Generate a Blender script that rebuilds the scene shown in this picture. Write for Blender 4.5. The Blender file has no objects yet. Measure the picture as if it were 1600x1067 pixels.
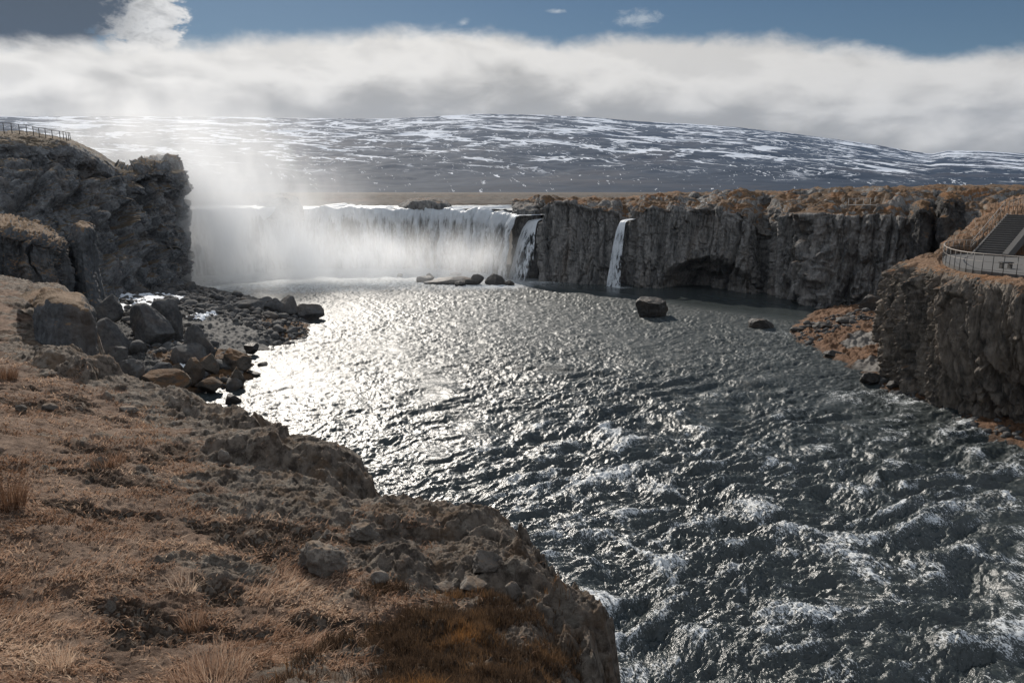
import bpy, bmesh, math, random
import numpy as np
from mathutils import Vector
R = math.radians
rng = np.random.default_rng(7)
scene = bpy.context.scene
COL = scene.collection
# ------------------------------------------------------------------ camera model
F = 1155.0; PITCH = math.atan(233.5 / F); CAMZ = 15.0
cp, sp_ = math.cos(PITCH), math.sin(PITCH)

def ray(px, py):
    a = (px - 800.0) / F; b = (533.5 - py) / F
    return np.array([a, cp + b * sp_, -sp_ + b * cp])

def P(px, py, d):
    """the world point at forward distance d that the photo shows at px, py"""
    r = ray(px, py); return np.array([0, 0, CAMZ]) + r * (d / r[1])

def PZ(px, py, z):
    """the world point at height z that the photo shows at px, py"""
    r = ray(px, py); return np.array([0, 0, CAMZ]) + r * ((z - CAMZ) / r[2])

# ------------------------------------------------------------------ noise
_g = np.random.default_rng(3).normal(size=(256, 3)); _g /= np.linalg.norm(_g, axis=1)[:, None]
_g = _g.astype(np.float32)

def _hash(ix, iy, iz, seed):
    h = (ix.astype(np.uint32) * np.uint32(374761393) + iy.astype(np.uint32) * np.uint32(668265263)
         + iz.astype(np.uint32) * np.uint32(2147483647) + np.uint32((seed * 1274126177) & 0xffffffff))
    h = (h ^ (h >> np.uint32(13))) * np.uint32(1274126177)
    h = (h ^ (h >> np.uint32(16))) * np.uint32(2246822519)
    return h ^ (h >> np.uint32(15))

def _gn(p, seed):
    i = np.floor(p).astype(np.int32); f = (p - i).astype(np.float32)
    u = f * f * f * (f * (f * 6 - 15) + 10)
    out = np.zeros(len(p), np.float32)
    for dx in (0, 1):
        wx = u[:, 0] if dx else 1 - u[:, 0]
        for dy in (0, 1):
            wy = wx * (u[:, 1] if dy else 1 - u[:, 1])
            for dz in (0, 1):
                w = wy * (u[:, 2] if dz else 1 - u[:, 2])
                g = _g[_hash(i[:, 0] + dx, i[:, 1] + dy, i[:, 2] + dz, seed) & np.uint32(255)]
                out += w * (g[:, 0] * (f[:, 0] - dx) + g[:, 1] * (f[:, 1] - dy) + g[:, 2] * (f[:, 2] - dz))
    return out * 1.6

def gn(p, seed=0):
    p = np.asarray(p, np.float64)
    return np.concatenate([_gn(p[k:k + 200000], seed) for k in range(0, len(p), 200000)])

def fbm(p, sc, octv=4, gain=.5, seed=0, kind='n'):
    """kind n: smooth, b: billows with creases, r: ridges"""
    p = np.asarray(p, np.float64) * sc; a = 1.0; s = np.zeros(len(p), np.float32); tot = 0
    for o in range(octv):
        n = gn(p, seed + o * 17)
        if kind == 'b': n = np.abs(n) * 2 - .55
        elif kind == 'r': n = 1 - np.abs(n) * 2.6
        s += a * n; tot += a; a *= gain; p = p * 2.03 + 11.7
    return s / tot

def worley(p, sc, seed=0):
    p = np.asarray(p, np.float64) * sc; f1s, f2s, ids = [], [], []
    for k in range(0, len(p), 100000):
        q = p[k:k + 100000]; i = np.floor(q).astype(np.int32)
        f1 = np.full(len(q), 9.0); f2 = np.full(len(q), 9.0); idd = np.zeros(len(q))
        for dx in (-1, 0, 1):
            for dy in (-1, 0, 1):
                for dz in (-1, 0, 1):
                    c = i + np.array([dx, dy, dz]); h = _hash(c[:, 0], c[:, 1], c[:, 2], seed)
                    o = np.stack([(h & np.uint32(1023)) / 1023.0, ((h >> np.uint32(10)) & np.uint32(1023)) / 1023.0, ((h >> np.uint32(20)) & np.uint32(1023)) / 1023.0], 1)
                    d = np.linalg.norm(c + o - q, axis=1)
                    m = d < f1
                    f2 = np.where(m, f1, np.minimum(f2, d)); idd = np.where(m, (h % np.uint32(997)) / 997.0, idd); f1 = np.where(m, d, f1)
        f1s.append(f1); f2s.append(f2); ids.append(idd)
    return np.concatenate(f1s), np.concatenate(f2s), np.concatenate(ids)

def sstep(a, b, x):
    t = np.clip((x - a) / (b - a), 0, 1); return t * t * (3 - 2 * t)

def sdf_poly(x, y, poly):
    """distance to a closed polygon in plan, positive inside"""
    poly = np.asarray(poly)[:, :2]; n = len(poly)
    best = np.full(len(x), 1e18); inside = np.zeros(len(x), bool)
    for k in range(n):
        ax, ay = poly[k]; bx, by = poly[(k + 1) % n]
        ex, ey = bx - ax, by - ay
        t = np.clip(((x - ax) * ex + (y - ay) * ey) / (ex * ex + ey * ey + 1e-12), 0, 1)
        best = np.minimum(best, (x - ax - t * ex) ** 2 + (y - ay - t * ey) ** 2)
        c = ((ay > y) != (by > y))
        xi = ax + (y - ay) * ex / (ey if abs(ey) > 1e-12 else 1e-12)
        inside ^= c & (x < xi)
    d = np.sqrt(best); return np.where(inside, d, -d)

def polar(azs, rs):
    A, Rr = np.meshgrid(azs, rs)
    return np.sin(A) * Rr, np.cos(A) * Rr

class TPS:
    def __init__(s, pts, smooth=0.02):
        pts = np.asarray(pts, float); s.c = pts[:, :2]; n = len(pts)
        K = s.k(s.c, s.c) + np.eye(n) * smooth; Q = np.c_[np.ones(n), s.c]
        A = np.block([[K, Q], [Q.T, np.zeros((3, 3))]])
        w = np.linalg.solve(A, np.r_[pts[:, 2], 0, 0, 0]); s.w, s.a = w[:n], w[n:]
    def k(s, a, b):
        r2 = ((a[:, None] - b[None]) ** 2).sum(2); return .5 * r2 * np.log(r2 + 1e-9)
    def __call__(s, x, y):
        q = np.c_[x, y]; out = []
        for k in range(0, len(q), 100000):
            b = q[k:k + 100000]; out.append(s.k(b, s.c) @ s.w + s.a[0] + b @ s.a[1:])
        return np.concatenate(out)

# ------------------------------------------------------------------ objects
def mesh_obj(name, V, faces, mat=None, parent=None, smooth=True, attrs=None, origin=None):
    V = np.asarray(V, np.float32).reshape(-1, 3)
    if origin is not None: V = V - np.asarray(origin, np.float32)
    me = bpy.data.meshes.new(name)
    if isinstance(faces, np.ndarray):
        nf, k = faces.shape
        me.vertices.add(len(V)); me.vertices.foreach_set('co', V.ravel())
        me.loops.add(nf * k); me.loops.foreach_set('vertex_index', faces.astype(np.int32).ravel())
        me.polygons.add(nf); me.polygons.foreach_set('loop_start', np.arange(0, nf * k, k, dtype=np.int32))
        me.update(calc_edges=True)
    else:
        me.from_pydata([tuple(map(float, v)) for v in V], [], faces); me.update()
    if smooth: me.polygons.foreach_set('use_smooth', np.ones(len(me.polygons), bool))
    for k, a in (attrs or {}).items():
        at = me.attributes.new(k, 'FLOAT', 'POINT'); at.data.foreach_set('value', np.asarray(a, np.float32).ravel())
    me.validate()
    if mat: me.materials.append(mat)
    o = bpy.data.objects.new(name, me); COL.objects.link(o)
    if parent is not None: o.parent = parent
    if origin is not None: o.location = tuple(map(float, origin))
    return o

def grid_faces(r, c):
    a = np.arange(r * c).reshape(r, c)
    return np.stack([a[:-1, :-1].ravel(), a[:-1, 1:].ravel(), a[1:, 1:].ravel(), a[1:, :-1].ravel()], 1)

def thing(o, label, cat, group=None):
    o['label'] = label; o['category'] = cat
    if group: o['group'] = group
    return o

def struct(o): o['kind'] = 'structure'; return o
def stuff(o, label=None, cat=None):
    o['kind'] = 'stuff'
    if label: o['label'] = label; o['category'] = cat
    return o

def empty(name, loc):
    o = bpy.data.objects.new(name, None); COL.objects.link(o); o.location = tuple(map(float, loc)); return o

def catmull(net, n, axis=0, w=None):
    """resample a control net along an axis to n rows (w: optional share of samples per span)"""
    net = np.moveaxis(np.asarray(net, float), axis, 0); m = len(net)
    if w is None: t = np.linspace(0, m - 1, n)
    else:
        cw = np.r_[0, np.cumsum(w)]; t = np.interp(np.linspace(0, cw[-1], n), cw, np.arange(m))
    i = np.clip(t.astype(int), 0, m - 2); f = (t - i).reshape((-1,) + (1,) * (net.ndim - 1))
    p = lambda k: net[np.clip(i + k, 0, m - 1)]
    a, b, c, d = p(-1), p(0), p(1), p(2)
    # a soft spline with reduced tangents so tight spans do not overshoot
    t1, t2 = (c - a) * .35, (d - b) * .35
    f2, f3 = f * f, f * f * f
    out = (2 * f3 - 3 * f2 + 1) * b + (f3 - 2 * f2 + f) * t1 + (-2 * f3 + 3 * f2) * c + (f3 - f2) * t2
    return np.moveaxis(out, 0, axis)

def normals(G):
    du = np.gradient(G, axis=0); dv = np.gradient(G, axis=1)
    n = np.cross(du, dv); return n / (np.linalg.norm(n, axis=2, keepdims=True) + 1e-9)

def join_tubes(paths, rad, sides=6):
    """V, F of tubes along polylines"""
    V, Fc = [], []
    for path in paths:
        path = np.asarray(path, float); base = len(V)
        for k in range(len(path)):
            t = path[min(k + 1, len(path) - 1)] - path[max(k - 1, 0)]; t /= np.linalg.norm(t) + 1e-9
            u = np.cross(t, [0, 0, 1.0]) if abs(t[2]) < .95 else np.cross(t, [1.0, 0, 0]); u /= np.linalg.norm(u); v = np.cross(t, u)
            for s in range(sides):
                a = 2 * math.pi * s / sides; V.append(path[k] + rad * (math.cos(a) * u + math.sin(a) * v))
        for k in range(len(path) - 1):
            for s in range(sides):
                s2 = (s + 1) % sides
                Fc.append((base + k * sides + s, base + k * sides + s2, base + (k + 1) * sides + s2, base + (k + 1) * sides + s))
        Fc.append(tuple(base + s for s in range(sides))[::-1]); Fc.append(tuple(base + (len(path) - 1) * sides + s for s in range(sides)))
    return np.array(V), Fc

def tube(name, path, rad, mat, parent, sides=6):
    V, Fc = join_tubes([path], rad, sides); o = mesh_obj(name, V, Fc, mat, parent)
    return o

def boxmesh(center, size, ux=(1, 0), bev=.02):
    """bevelled box, its x axis along ux in plan; center = middle of the base"""
    bm = bmesh.new(); bmesh.ops.create_cube(bm, size=1)
    for v in bm.verts: v.co = Vector((v.co.x * size[0], v.co.y * size[1], (v.co.z + .5) * size[2]))
    bmesh.ops.bevel(bm, geom=bm.edges[:], offset=bev, segments=2, affect='EDGES')
    u = np.array(ux, float); u /= np.linalg.norm(u); bm.verts.ensure_lookup_table()
    V = np.array([[v.co.x * u[0] - v.co.y * u[1] + center[0], v.co.x * u[1] + v.co.y * u[0] + center[1], v.co.z + center[2]] for v in bm.verts])
    Fc = [tuple(v.index for v in f.verts) for f in bm.faces]; bm.free(); return V, Fc

# ------------------------------------------------------------------ node helper
class N:
    def __init__(s, tree): s.t = tree; s.t.nodes.clear()
    def n(s, typ, ins=None, out=0, **kw):
        nd = s.t.nodes.new(typ)
        for k, v in kw.items(): setattr(nd, k, v)
        for k, v in (ins or {}).items():
            sock = nd.inputs[k]
            if isinstance(v, bpy.types.NodeSocket): s.t.links.new(v, sock)
            else:
                if hasattr(sock, 'default_value') and isinstance(v, (tuple, list)) and len(v) == 3 and sock.type == 'RGBA': v = (*v, 1)
                sock.default_value = v
        return nd.outputs[out] if out is not None else nd
    def m(s, op, a, b=0.0, c=None, clamp=False):
        ins = {0: a, 1: b}
        if c is not None: ins[2] = c
        return s.n('ShaderNodeMath', ins, operation=op, use_clamp=clamp)
    def mr(s, v, a, b, c=0.0, d=1.0, smooth=True):
        return s.n('ShaderNodeMapRange', {0: v, 1: a, 2: b, 3: c, 4: d}, interpolation_type='SMOOTHSTEP' if smooth else 'LINEAR')
    def mix(s, fac, a, b, blend='MIX'):
        nd = s.n('ShaderNodeMix', None, None, data_type='RGBA', blend_type=blend)
        for k, v in ((0, fac), (6, a), (7, b)):
            if isinstance(v, bpy.types.NodeSocket): s.t.links.new(v, nd.inputs[k])
            else: nd.inputs[k].default_value = (*v, 1) if isinstance(v, tuple) and len(v) == 3 else v
        return nd.outputs[2]
    def noise(s, vec, scale, detail=4.0, rough=.55, dist=0.0, out=0):
        return s.n('ShaderNodeTexNoise', {'Vector': vec, 'Scale': scale, 'Detail': detail, 'Roughness': rough, 'Distortion': dist}, out)
    def vmul(s, vec, v3): return s.n('ShaderNodeVectorMath', {0: vec, 1: v3}, operation='MULTIPLY')
    def vadd(s, vec, v3): return s.n('ShaderNodeVectorMath', {0: vec, 1: v3}, operation='ADD')
    def attr(s, name): return s.n('ShaderNodeAttribute', None, 2, attribute_name=name)
    def bump(s, h, dist, strength=1.0, normal=None):
        ins = {'Height': h, 'Distance': dist, 'Strength': strength}
        if normal is not None: ins['Normal'] = normal
        return s.n('ShaderNodeBump', ins)
    def ramp(s, fac, stops, interp='LINEAR'):
        nd = s.n('ShaderNodeValToRGB', {0: fac}, None); cr = nd.color_ramp; cr.interpolation = interp
        while len(cr.elements) > 1: cr.elements.remove(cr.elements[-1])
        for k, (p, c) in enumerate(stops):
            e = cr.elements[0] if k == 0 else cr.elements.new(p)
            e.position = p; e.color = (c, c, c, 1) if isinstance(c, (int, float)) else (*c, 1)
        return nd.outputs[0]
    def out(s, sh, vol=None, world=False):
        o = s.t.nodes.new('ShaderNodeOutputWorld' if world else 'ShaderNodeOutputMaterial')
        if sh is not None: s.t.links.new(sh, o.inputs[0])
        if vol is not None: s.t.links.new(vol, o.inputs[1])

def newmat(name):
    m = bpy.data.materials.new(name); m.use_nodes = True; return m, N(m.node_tree)

def simple(name, col, rough=.7, var=.3, scale=6.0, metallic=0.0):
    m, n = newmat(name); p = n.n('ShaderNodeNewGeometry', None, 0)
    k = n.noise(p, scale, 5)
    c = n.mix(k, tuple(x * (1 - var) for x in col), tuple(x * (1 + var) for x in col))
    n.out(n.n('ShaderNodeBsdfPrincipled', {'Base Color': c, 'Roughness': rough, 'Metallic': metallic, 'Normal': n.bump(k, .02)}))
    return m

def rock_mat(name, dark=(.045, .046, .048), mid=(.115, .11, .105), pale=(.26, .25, .23), pale_t=(.60, .72),
             grass=(.24, .16, .095), grass2=(.16, .10, .055), orange=.25, up=(.72, .88), gscale=1.0, streak=False, bump=.12, attr=None, rough=.9):
    m, n = newmat(name)
    geo = n.n('ShaderNodeNewGeometry', None, None); pos, nor = geo.outputs['Position'], geo.outputs['Normal']
    q = n.vmul(pos, (1, 1, .35)) if streak else pos
    a = n.noise(q, .55, 8, .62); b = n.noise(q, 3.2, 8, .65); c = n.noise(pos, 14.0, 6, .7)
    f = n.m('ADD', n.m('MULTIPLY', a, .5), n.m('MULTIPLY', b, .5))
    col = n.mix(n.mr(f, .36, .64), dark, mid)
    lich = n.m('MULTIPLY', n.mr(n.noise(n.vadd(q, (31, 7, 3)), .9, 9, .7), *pale_t), n.mr(c, .38, .6))
    col = n.mix(n.m('MULTIPLY', lich, .8), col, pale)
    warm = n.mr(n.noise(n.vadd(q, (3, 77, 13)), .35, 6, .6), .5, .68)
    col = n.mix(n.m('MULTIPLY', warm, .3), col, (.16, .115, .08))
    # turf and moss on what faces up
    nz = n.n('ShaderNodeSeparateXYZ', {0: nor}, 2)
    w = n.m('ADD', nz, n.m('MULTIPLY', n.m('SUBTRACT', n.noise(pos, 1.1 * gscale, 7, .65), .5), .75))
    if attr: w = n.m('ADD', w, n.attr(attr))
    gm = n.mr(w, *up)
    g = n.mix(n.mr(n.noise(pos, .9 * gscale, 8, .7), .35, .65), grass2, grass)
    g = n.mix(n.m('MULTIPLY', n.mr(n.noise(n.vadd(pos, (9, 19, 4)), .5 * gscale, 6, .6), .52, .64), orange), g, (.33, .13, .035))
    g = n.mix(n.m('MULTIPLY', n.mr(c, .3, .62), .55), g, n.mix(.6, g, (.02, .014, .01)))
    col = n.mix(gm, col, g)
    hb = n.m('ADD', n.m('MULTIPLY', b, .8), n.m('MULTIPLY', c, .35))
    n.out(n.n('ShaderNodeBsdfPrincipled', {'Base Color': col, 'Roughness': rough, 'Specular IOR Level': .25, 'Normal': n.bump(hb, bump * 2.2)}))
    return m
# ------------------------------------------------------------------ camera, sun, sky
cam_d = bpy.data.cameras.new('camera'); cam = bpy.data.objects.new('camera', cam_d); COL.objects.link(cam)
cam.location = (0, 0, CAMZ); cam.rotation_euler = (math.pi / 2 - PITCH, 0, 0)
cam_d.sensor_width = 36; cam_d.lens = 36 * F / 1600; cam_d.clip_start = .1; cam_d.clip_end = 60000
scene.camera = cam
SUN_AZ, SUN_EL = R(-20), R(31)          # azimuth from +Y towards +X
sd = bpy.data.lights.new('sun', 'SUN'); sd.energy = 5.0; sd.angle = R(.5); sd.color = (1, .93, .84)
so = bpy.data.objects.new('sun', sd); COL.objects.link(so)
sdir = Vector((math.sin(SUN_AZ) * math.cos(SUN_EL), math.cos(SUN_AZ) * math.cos(SUN_EL), math.sin(SUN_EL)))
so.rotation_euler = sdir.to_track_quat('Z', 'Y').to_euler(); so.location = (-60, 140, 160)

world = bpy.data.worlds.new('World'); scene.world = world; world.use_nodes = True
n = N(world.node_tree)
STR = .1
sky = n.n('ShaderNodeTexSky', None, 0, sky_type='NISHITA', sun_disc=False, sun_elevation=SUN_EL, sun_rotation=SUN_AZ,
          altitude=300, air_density=1.0, dust_density=.25, ozone_density=2.5)
d = n.n('ShaderNodeTexCoord', None, 0)
xyz = n.n('ShaderNodeSeparateXYZ', {0: d}, None)
az = n.m('ARCTAN2', xyz.outputs[0], xyz.outputs[1]); el = n.m('ARCSINE', xyz.outputs[2])
def dir_el(px, py):
    r = ray(px, py); r = r / np.linalg.norm(r); return math.atan2(r[0], r[1]), math.asin(r[2])
top = [(-500, 58), (0, 58), (120, 56), (250, 62), (320, 66), (365, 50), (440, 50), (560, 46), (640, 44), (760, 42), (830, 58), (900, 64), (960, 56), (1080, 50), (1180, 50), (1300, 64), (1400, 80), (1460, 86), (1530, 78), (1600, 84), (2100, 84)]
tops = [dir_el(*t) for t in top]; A0, A1 = -.95, .85
fac = n.mr(az, A0, A1, smooth=False)
edge = n.ramp(fac, [((a - A0) / (A1 - A0), (e - .15) / .1) for a, e in tops if 0 <= (a - A0) / (A1 - A0) <= 1][:32], 'B_SPLINE')
edge = n.m('ADD', n.m('MULTIPLY', edge, .1), .15)
cvec = n.n('ShaderNodeCombineXYZ', {0: az, 1: n.m('MULTIPLY', el, 1.6), 2: 0.0})
w1 = n.noise(cvec, 11, 6, .6, .4); w2 = n.noise(cvec, 45, 4, .65, .3); w3 = n.noise(n.vmul(cvec, (1, 1.5, 1)), 4.2, 4, .5, .4)
ed = n.m('ADD', edge, n.m('ADD', n.m('MULTIPLY', n.m('SUBTRACT', w1, .5), .030), n.m('MULTIPLY', n.m('SUBTRACT', w2, .5), .012)))
depth = n.m('SUBTRACT', ed, el)                       # how far below the cloud top
mask = n.mr(depth, -.006, .018)
# the bank: bright tops thinning to grey undersides
w4 = n.noise(n.vadd(n.vmul(cvec, (1, 1.25, 1)), (3, 1, 7)), 15, 5, .55, .3)
shade = n.ramp(n.m('ADD', n.m('MULTIPLY', n.m('SUBTRACT', edge, el), 8.2), n.m('ADD', n.m('MULTIPLY', n.m('SUBTRACT', w3, .5), 1.9), n.m('MULTIPLY', n.m('SUBTRACT', w4, .5), .75))),
               [(0.0, .62), (.18, .80), (.40, .68), (.62, .46), (.82, .36), (1.0, .38)], 'B_SPLINE')
left = n.mr(az, -.5, .62, 1.08, .86)
shade = n.m('MULTIPLY', n.m('MULTIPLY', shade, left), n.m('ADD', .95, n.m('MULTIPLY', w1, .1)))
k = 1.0 / STR
bank = n.mix(1.0, n.n('ShaderNodeCombineColor', {0: shade, 1: shade, 2: shade}), (1.0 * k, .965 * k, .91 * k), 'MULTIPLY')
# darker cloud and a lit cumulus behind it, upper left
def blob(px, py, rx, ry):
    a, e = dir_el(px, py)
    u = n.m('DIVIDE', n.m('SUBTRACT', az, a), rx); v = n.m('DIVIDE', n.m('SUBTRACT', el, e), ry)
    return n.m('SUBTRACT', 1.0, n.m('SQRT', n.m('ADD', n.m('MULTIPLY', u, u), n.m('MULTIPLY', v, v))))
nz = n.m('ADD', n.m('MULTIPLY', n.m('SUBTRACT', w2, .5), 1.5), n.m('MULTIPLY', n.m('SUBTRACT', w1, .5), .8))
cum = n.mr(n.m('ADD', n.m('MAXIMUM', blob(205, 18, .055, .05), n.m('MAXIMUM', blob(170, -40, .06, .07), blob(222, 45, .04, .025))), nz), -.06, .26)
cumc = n.mr(n.m('ADD', w2, n.m('MULTIPLY', w1, .5)), .45, 1.0, .36, .74)
cumc = n.mix(1.0, n.n('ShaderNodeCombineColor', {0: cumc, 1: cumc, 2: cumc}), (k, .985 * k, .96 * k), 'MULTIPLY')
drk = n.mr(n.m('ADD', blob(10, -30, .118, .085), n.m('MULTIPLY', nz, .55)), -.12, .22)
wsp = n.mr(n.m('ADD', n.m('MAXIMUM', blob(1005, 30, .045, .014), n.m('MAXIMUM', blob(725, 37, .012, .008), blob(870, 18, .02, .004))), n.m('MULTIPLY', nz, 1.3)), .1, 1.0, 0, .55)
skyc = n.mix(1.0, sky, (.27, .305, .318), 'MULTIPLY')
# added bright broken cloud, unseen overhead and behind the camera, to raise fill light
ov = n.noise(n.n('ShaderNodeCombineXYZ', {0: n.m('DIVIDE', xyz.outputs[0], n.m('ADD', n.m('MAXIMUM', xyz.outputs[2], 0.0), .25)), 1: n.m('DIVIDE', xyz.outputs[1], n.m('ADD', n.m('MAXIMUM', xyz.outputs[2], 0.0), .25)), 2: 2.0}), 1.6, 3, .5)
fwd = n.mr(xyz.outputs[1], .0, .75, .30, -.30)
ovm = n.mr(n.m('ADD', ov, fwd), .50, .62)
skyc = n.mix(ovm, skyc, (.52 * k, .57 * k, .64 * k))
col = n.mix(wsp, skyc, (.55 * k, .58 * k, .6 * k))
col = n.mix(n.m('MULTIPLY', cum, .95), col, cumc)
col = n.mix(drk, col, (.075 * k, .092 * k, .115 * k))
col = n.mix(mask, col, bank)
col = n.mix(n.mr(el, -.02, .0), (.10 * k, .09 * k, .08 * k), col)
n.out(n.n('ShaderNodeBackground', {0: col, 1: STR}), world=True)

vs = scene.view_settings; vs.view_transform = 'Standard'; vs.look = 'None'; vs.exposure = .15; vs.gamma = 1
cy = scene.cycles
cy.use_denoising = True; cy.max_bounces = 8; cy.diffuse_bounces = 2; cy.glossy_bounces = 3; cy.transmission_bounces = 3
cy.volume_bounces = 5; cy.transparent_max_bounces = 12; cy.sample_clamp_indirect = 6; cy.sample_clamp_direct = 12
cy.volume_step_rate = 1.0; cy.volume_max_steps = 256
try: cy.denoiser = 'OPENIMAGEDENOISE'
except Exception: pass

# ------------------------------------------------------------------ materials
M_far = rock_mat('wall_rock', (.06, .062, .062), (.27, .256, .24), (.40, .38, .35), (.54, .68), (.20, .115, .058), (.085, .056, .034), .4, (.86, 1.12), .5, True, .18, 'turf')
M_near = rock_mat('cliff_rock', (.055, .051, .047), (.265, .226, .186), (.42, .37, .31), (.56, .70), (.30, .185, .115), (.17, .10, .055), .4, (.74, .98), .8, True, .14, 'turf')
M_left = rock_mat('bluff_rock', (.052, .055, .06), (.23, .235, .24), (.40, .405, .40), (.52, .65), (.21, .15, .092), (.10, .078, .05), .1, (.56, .92), .6, False, .16)
M_boul = rock_mat('boulder_rock', (.045, .045, .047), (.125, .122, .118), (.28, .27, .25), (.60, .74), (.21, .14, .085), (.12, .08, .045), .3, (.95, 1.25), 1.4, False, .08)
M_wet = rock_mat('wet_rock', (.022, .021, .02), (.065, .058, .052), (.13, .12, .11), (.62, .76), (.2, .105, .045), (.12, .065, .03), .4, (.95, 1.25), 1.4, False, .08, None, .55)
M_moss = rock_mat('mossy_rock', (.04, .035, .03), (.10, .085, .07), (.2, .18, .15), (.62, .76), (.175, .098, .05), (.09, .055, .03), .25, (.5, .9), 1.6, False, .08)
M_lava = rock_mat('lava_rock', (.06, .052, .046), (.165, .145, .125), (.32, .29, .25), (.50, .62), (.26, .185, .125), (.15, .10, .065), .2, (.7, 1.15), 3.0, False, .06)

def bank_material():
    m, n = newmat('bank_turf')
    geo = n.n('ShaderNodeNewGeometry', None, None); pos, nor = geo.outputs['Position'], geo.outputs['Normal']
    rk = n.attr('rock'); ms = n.attr('moss')
    a = n.noise(pos, .8, 8, .68, .3); b = n.noise(pos, 3.5, 8, .7, .2); c = n.noise(pos, 22.0, 6, .75)
    st = n.noise(n.vmul(pos, (7, 2.2, 4)), 9.0, 6, .75, .8)
    turf = n.mix(n.mr(n.m('ADD', n.m('MULTIPLY', a, .55), n.m('MULTIPLY', b, .45)), .40, .60), (.115, .072, .050), (.34, .238, .175))
    turf = n.mix(n.m('MULTIPLY', n.mr(st, .4, .68), .55), turf, (.40, .29, .215))
    turf = n.mix(n.m('MULTIPLY', n.mr(n.noise(n.vadd(pos, (5, 50, 0)), .42, 7, .62), .56, .70), .38), turf, (.30, .135, .045))
    turf = n.mix(n.m('MULTIPLY', n.mr(n.m('ADD', ms, n.m('MULTIPLY', n.m('SUBTRACT', b, .5), 1.2)), .3, .7), .88), turf, n.mix(n.mr(c, .4, .6), (.035, .024, .017), (.12, .08, .055)))
    turf = n.mix(n.m('MULTIPLY', n.mr(c, .5, .3), .5), turf, (.055, .036, .024))
    rock = n.mix(n.mr(b, .38, .62), (.08, .064, .052), (.29, .24, .195))
    rock = n.mix(n.m('MULTIPLY', n.mr(n.noise(n.vadd(pos, (1, 2, 30)), 2.4, 9, .75), .50, .64), .75), rock, (.36, .32, .27))
    rock = n.mix(n.m('MULTIPLY', n.mr(n.noise(n.vadd(pos, (9, 2, 30)), 1.3, 8, .7), .5, .62), .6), rock, (.20, .13, .08))
    nz = n.n('ShaderNodeSeparateXYZ', {0: nor}, 2)
    w = n.m('ADD', rk, n.m('MULTIPLY', n.m('SUBTRACT', b, .5), 1.3))
    w = n.m('ADD', w, n.mr(nz, .8, .45, 0, .9))
    col = n.mix(n.mr(w, .32, .62), turf, rock)
    hb = n.m('ADD', n.m('MULTIPLY', st, .5), n.m('ADD', n.m('MULTIPLY', b, .9), n.m('ADD', n.m('MULTIPLY', c, .7), n.m('MULTIPLY', n.noise(pos, 9.0, 9, .8), 1.2))))
    n.out(n.n('ShaderNodeBsdfPrincipled', {'Base Color': col, 'Roughness': .95, 'Specular IOR Level': .15, 'Normal': n.bump(hb, .11)}))
    return m
M_bank = bank_material()

def shore_material(name, sand, base, warm, wt):
    m, n = newmat(name)
    pos = n.n('ShaderNodeNewGeometry', None, 0)
    a = n.noise(pos, .5, 8, .65, .4); b = n.noise(pos, 3.0, 8, .7); c = n.noise(pos, 9.0, 6, .7)
    v = n.n('ShaderNodeTexVoronoi', {'Vector': n.vadd(pos, n.vmul(n.noise(pos, 2.0, 3, out=1), (.5, .5, .5))), 'Scale': 2.2}, None)
    col = n.mix(n.mr(b, .35, .65), base, tuple(x * 2.1 for x in base))
    g = n.mix(n.mr(b, .35, .62), tuple(x * .45 for x in warm), warm)
    g = n.mix(n.m('MULTIPLY', n.mr(c, .35, .65), .4), g, tuple(x * .3 for x in warm))
    col = n.mix(n.mr(n.m('ADD', n.attr('turf'), n.m('MULTIPLY', n.m('SUBTRACT', a, .5), 1.6)), *wt), col, g)
    sm = n.mr(n.m('ADD', n.attr('sand'), n.m('MULTIPLY', n.m('SUBTRACT', b, .5), .5)), .45, .6)
    col = n.mix(sm, col, n.mix(b, tuple(x * .8 for x in sand), tuple(x * 1.2 for x in sand)))
    col = n.mix(n.m('MULTIPLY', n.attr('wet'), .6), col, (.02, .017, .014))
    hb = n.m('MULTIPLY', n.m('ADD', n.m('MULTIPLY', b, 1.2), c), n.m('SUBTRACT', 1.0, n.m('MULTIPLY', sm, .9)))
    n.out(n.n('ShaderNodeBsdfPrincipled', {'Base Color': col, 'Roughness': .85, 'Specular IOR Level': .3, 'Normal': n.bump(hb, .22)}))
    return m
M_shore = shore_material('shore_gravel', (.075, .072, .068), (.05, .048, .046), (.20, .11, .05), (.55, .75))
M_beach = shore_material('beach_moss', (.125, .115, .105), (.045, .042, .04), (.235, .125, .066), (.30, .55))

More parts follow.
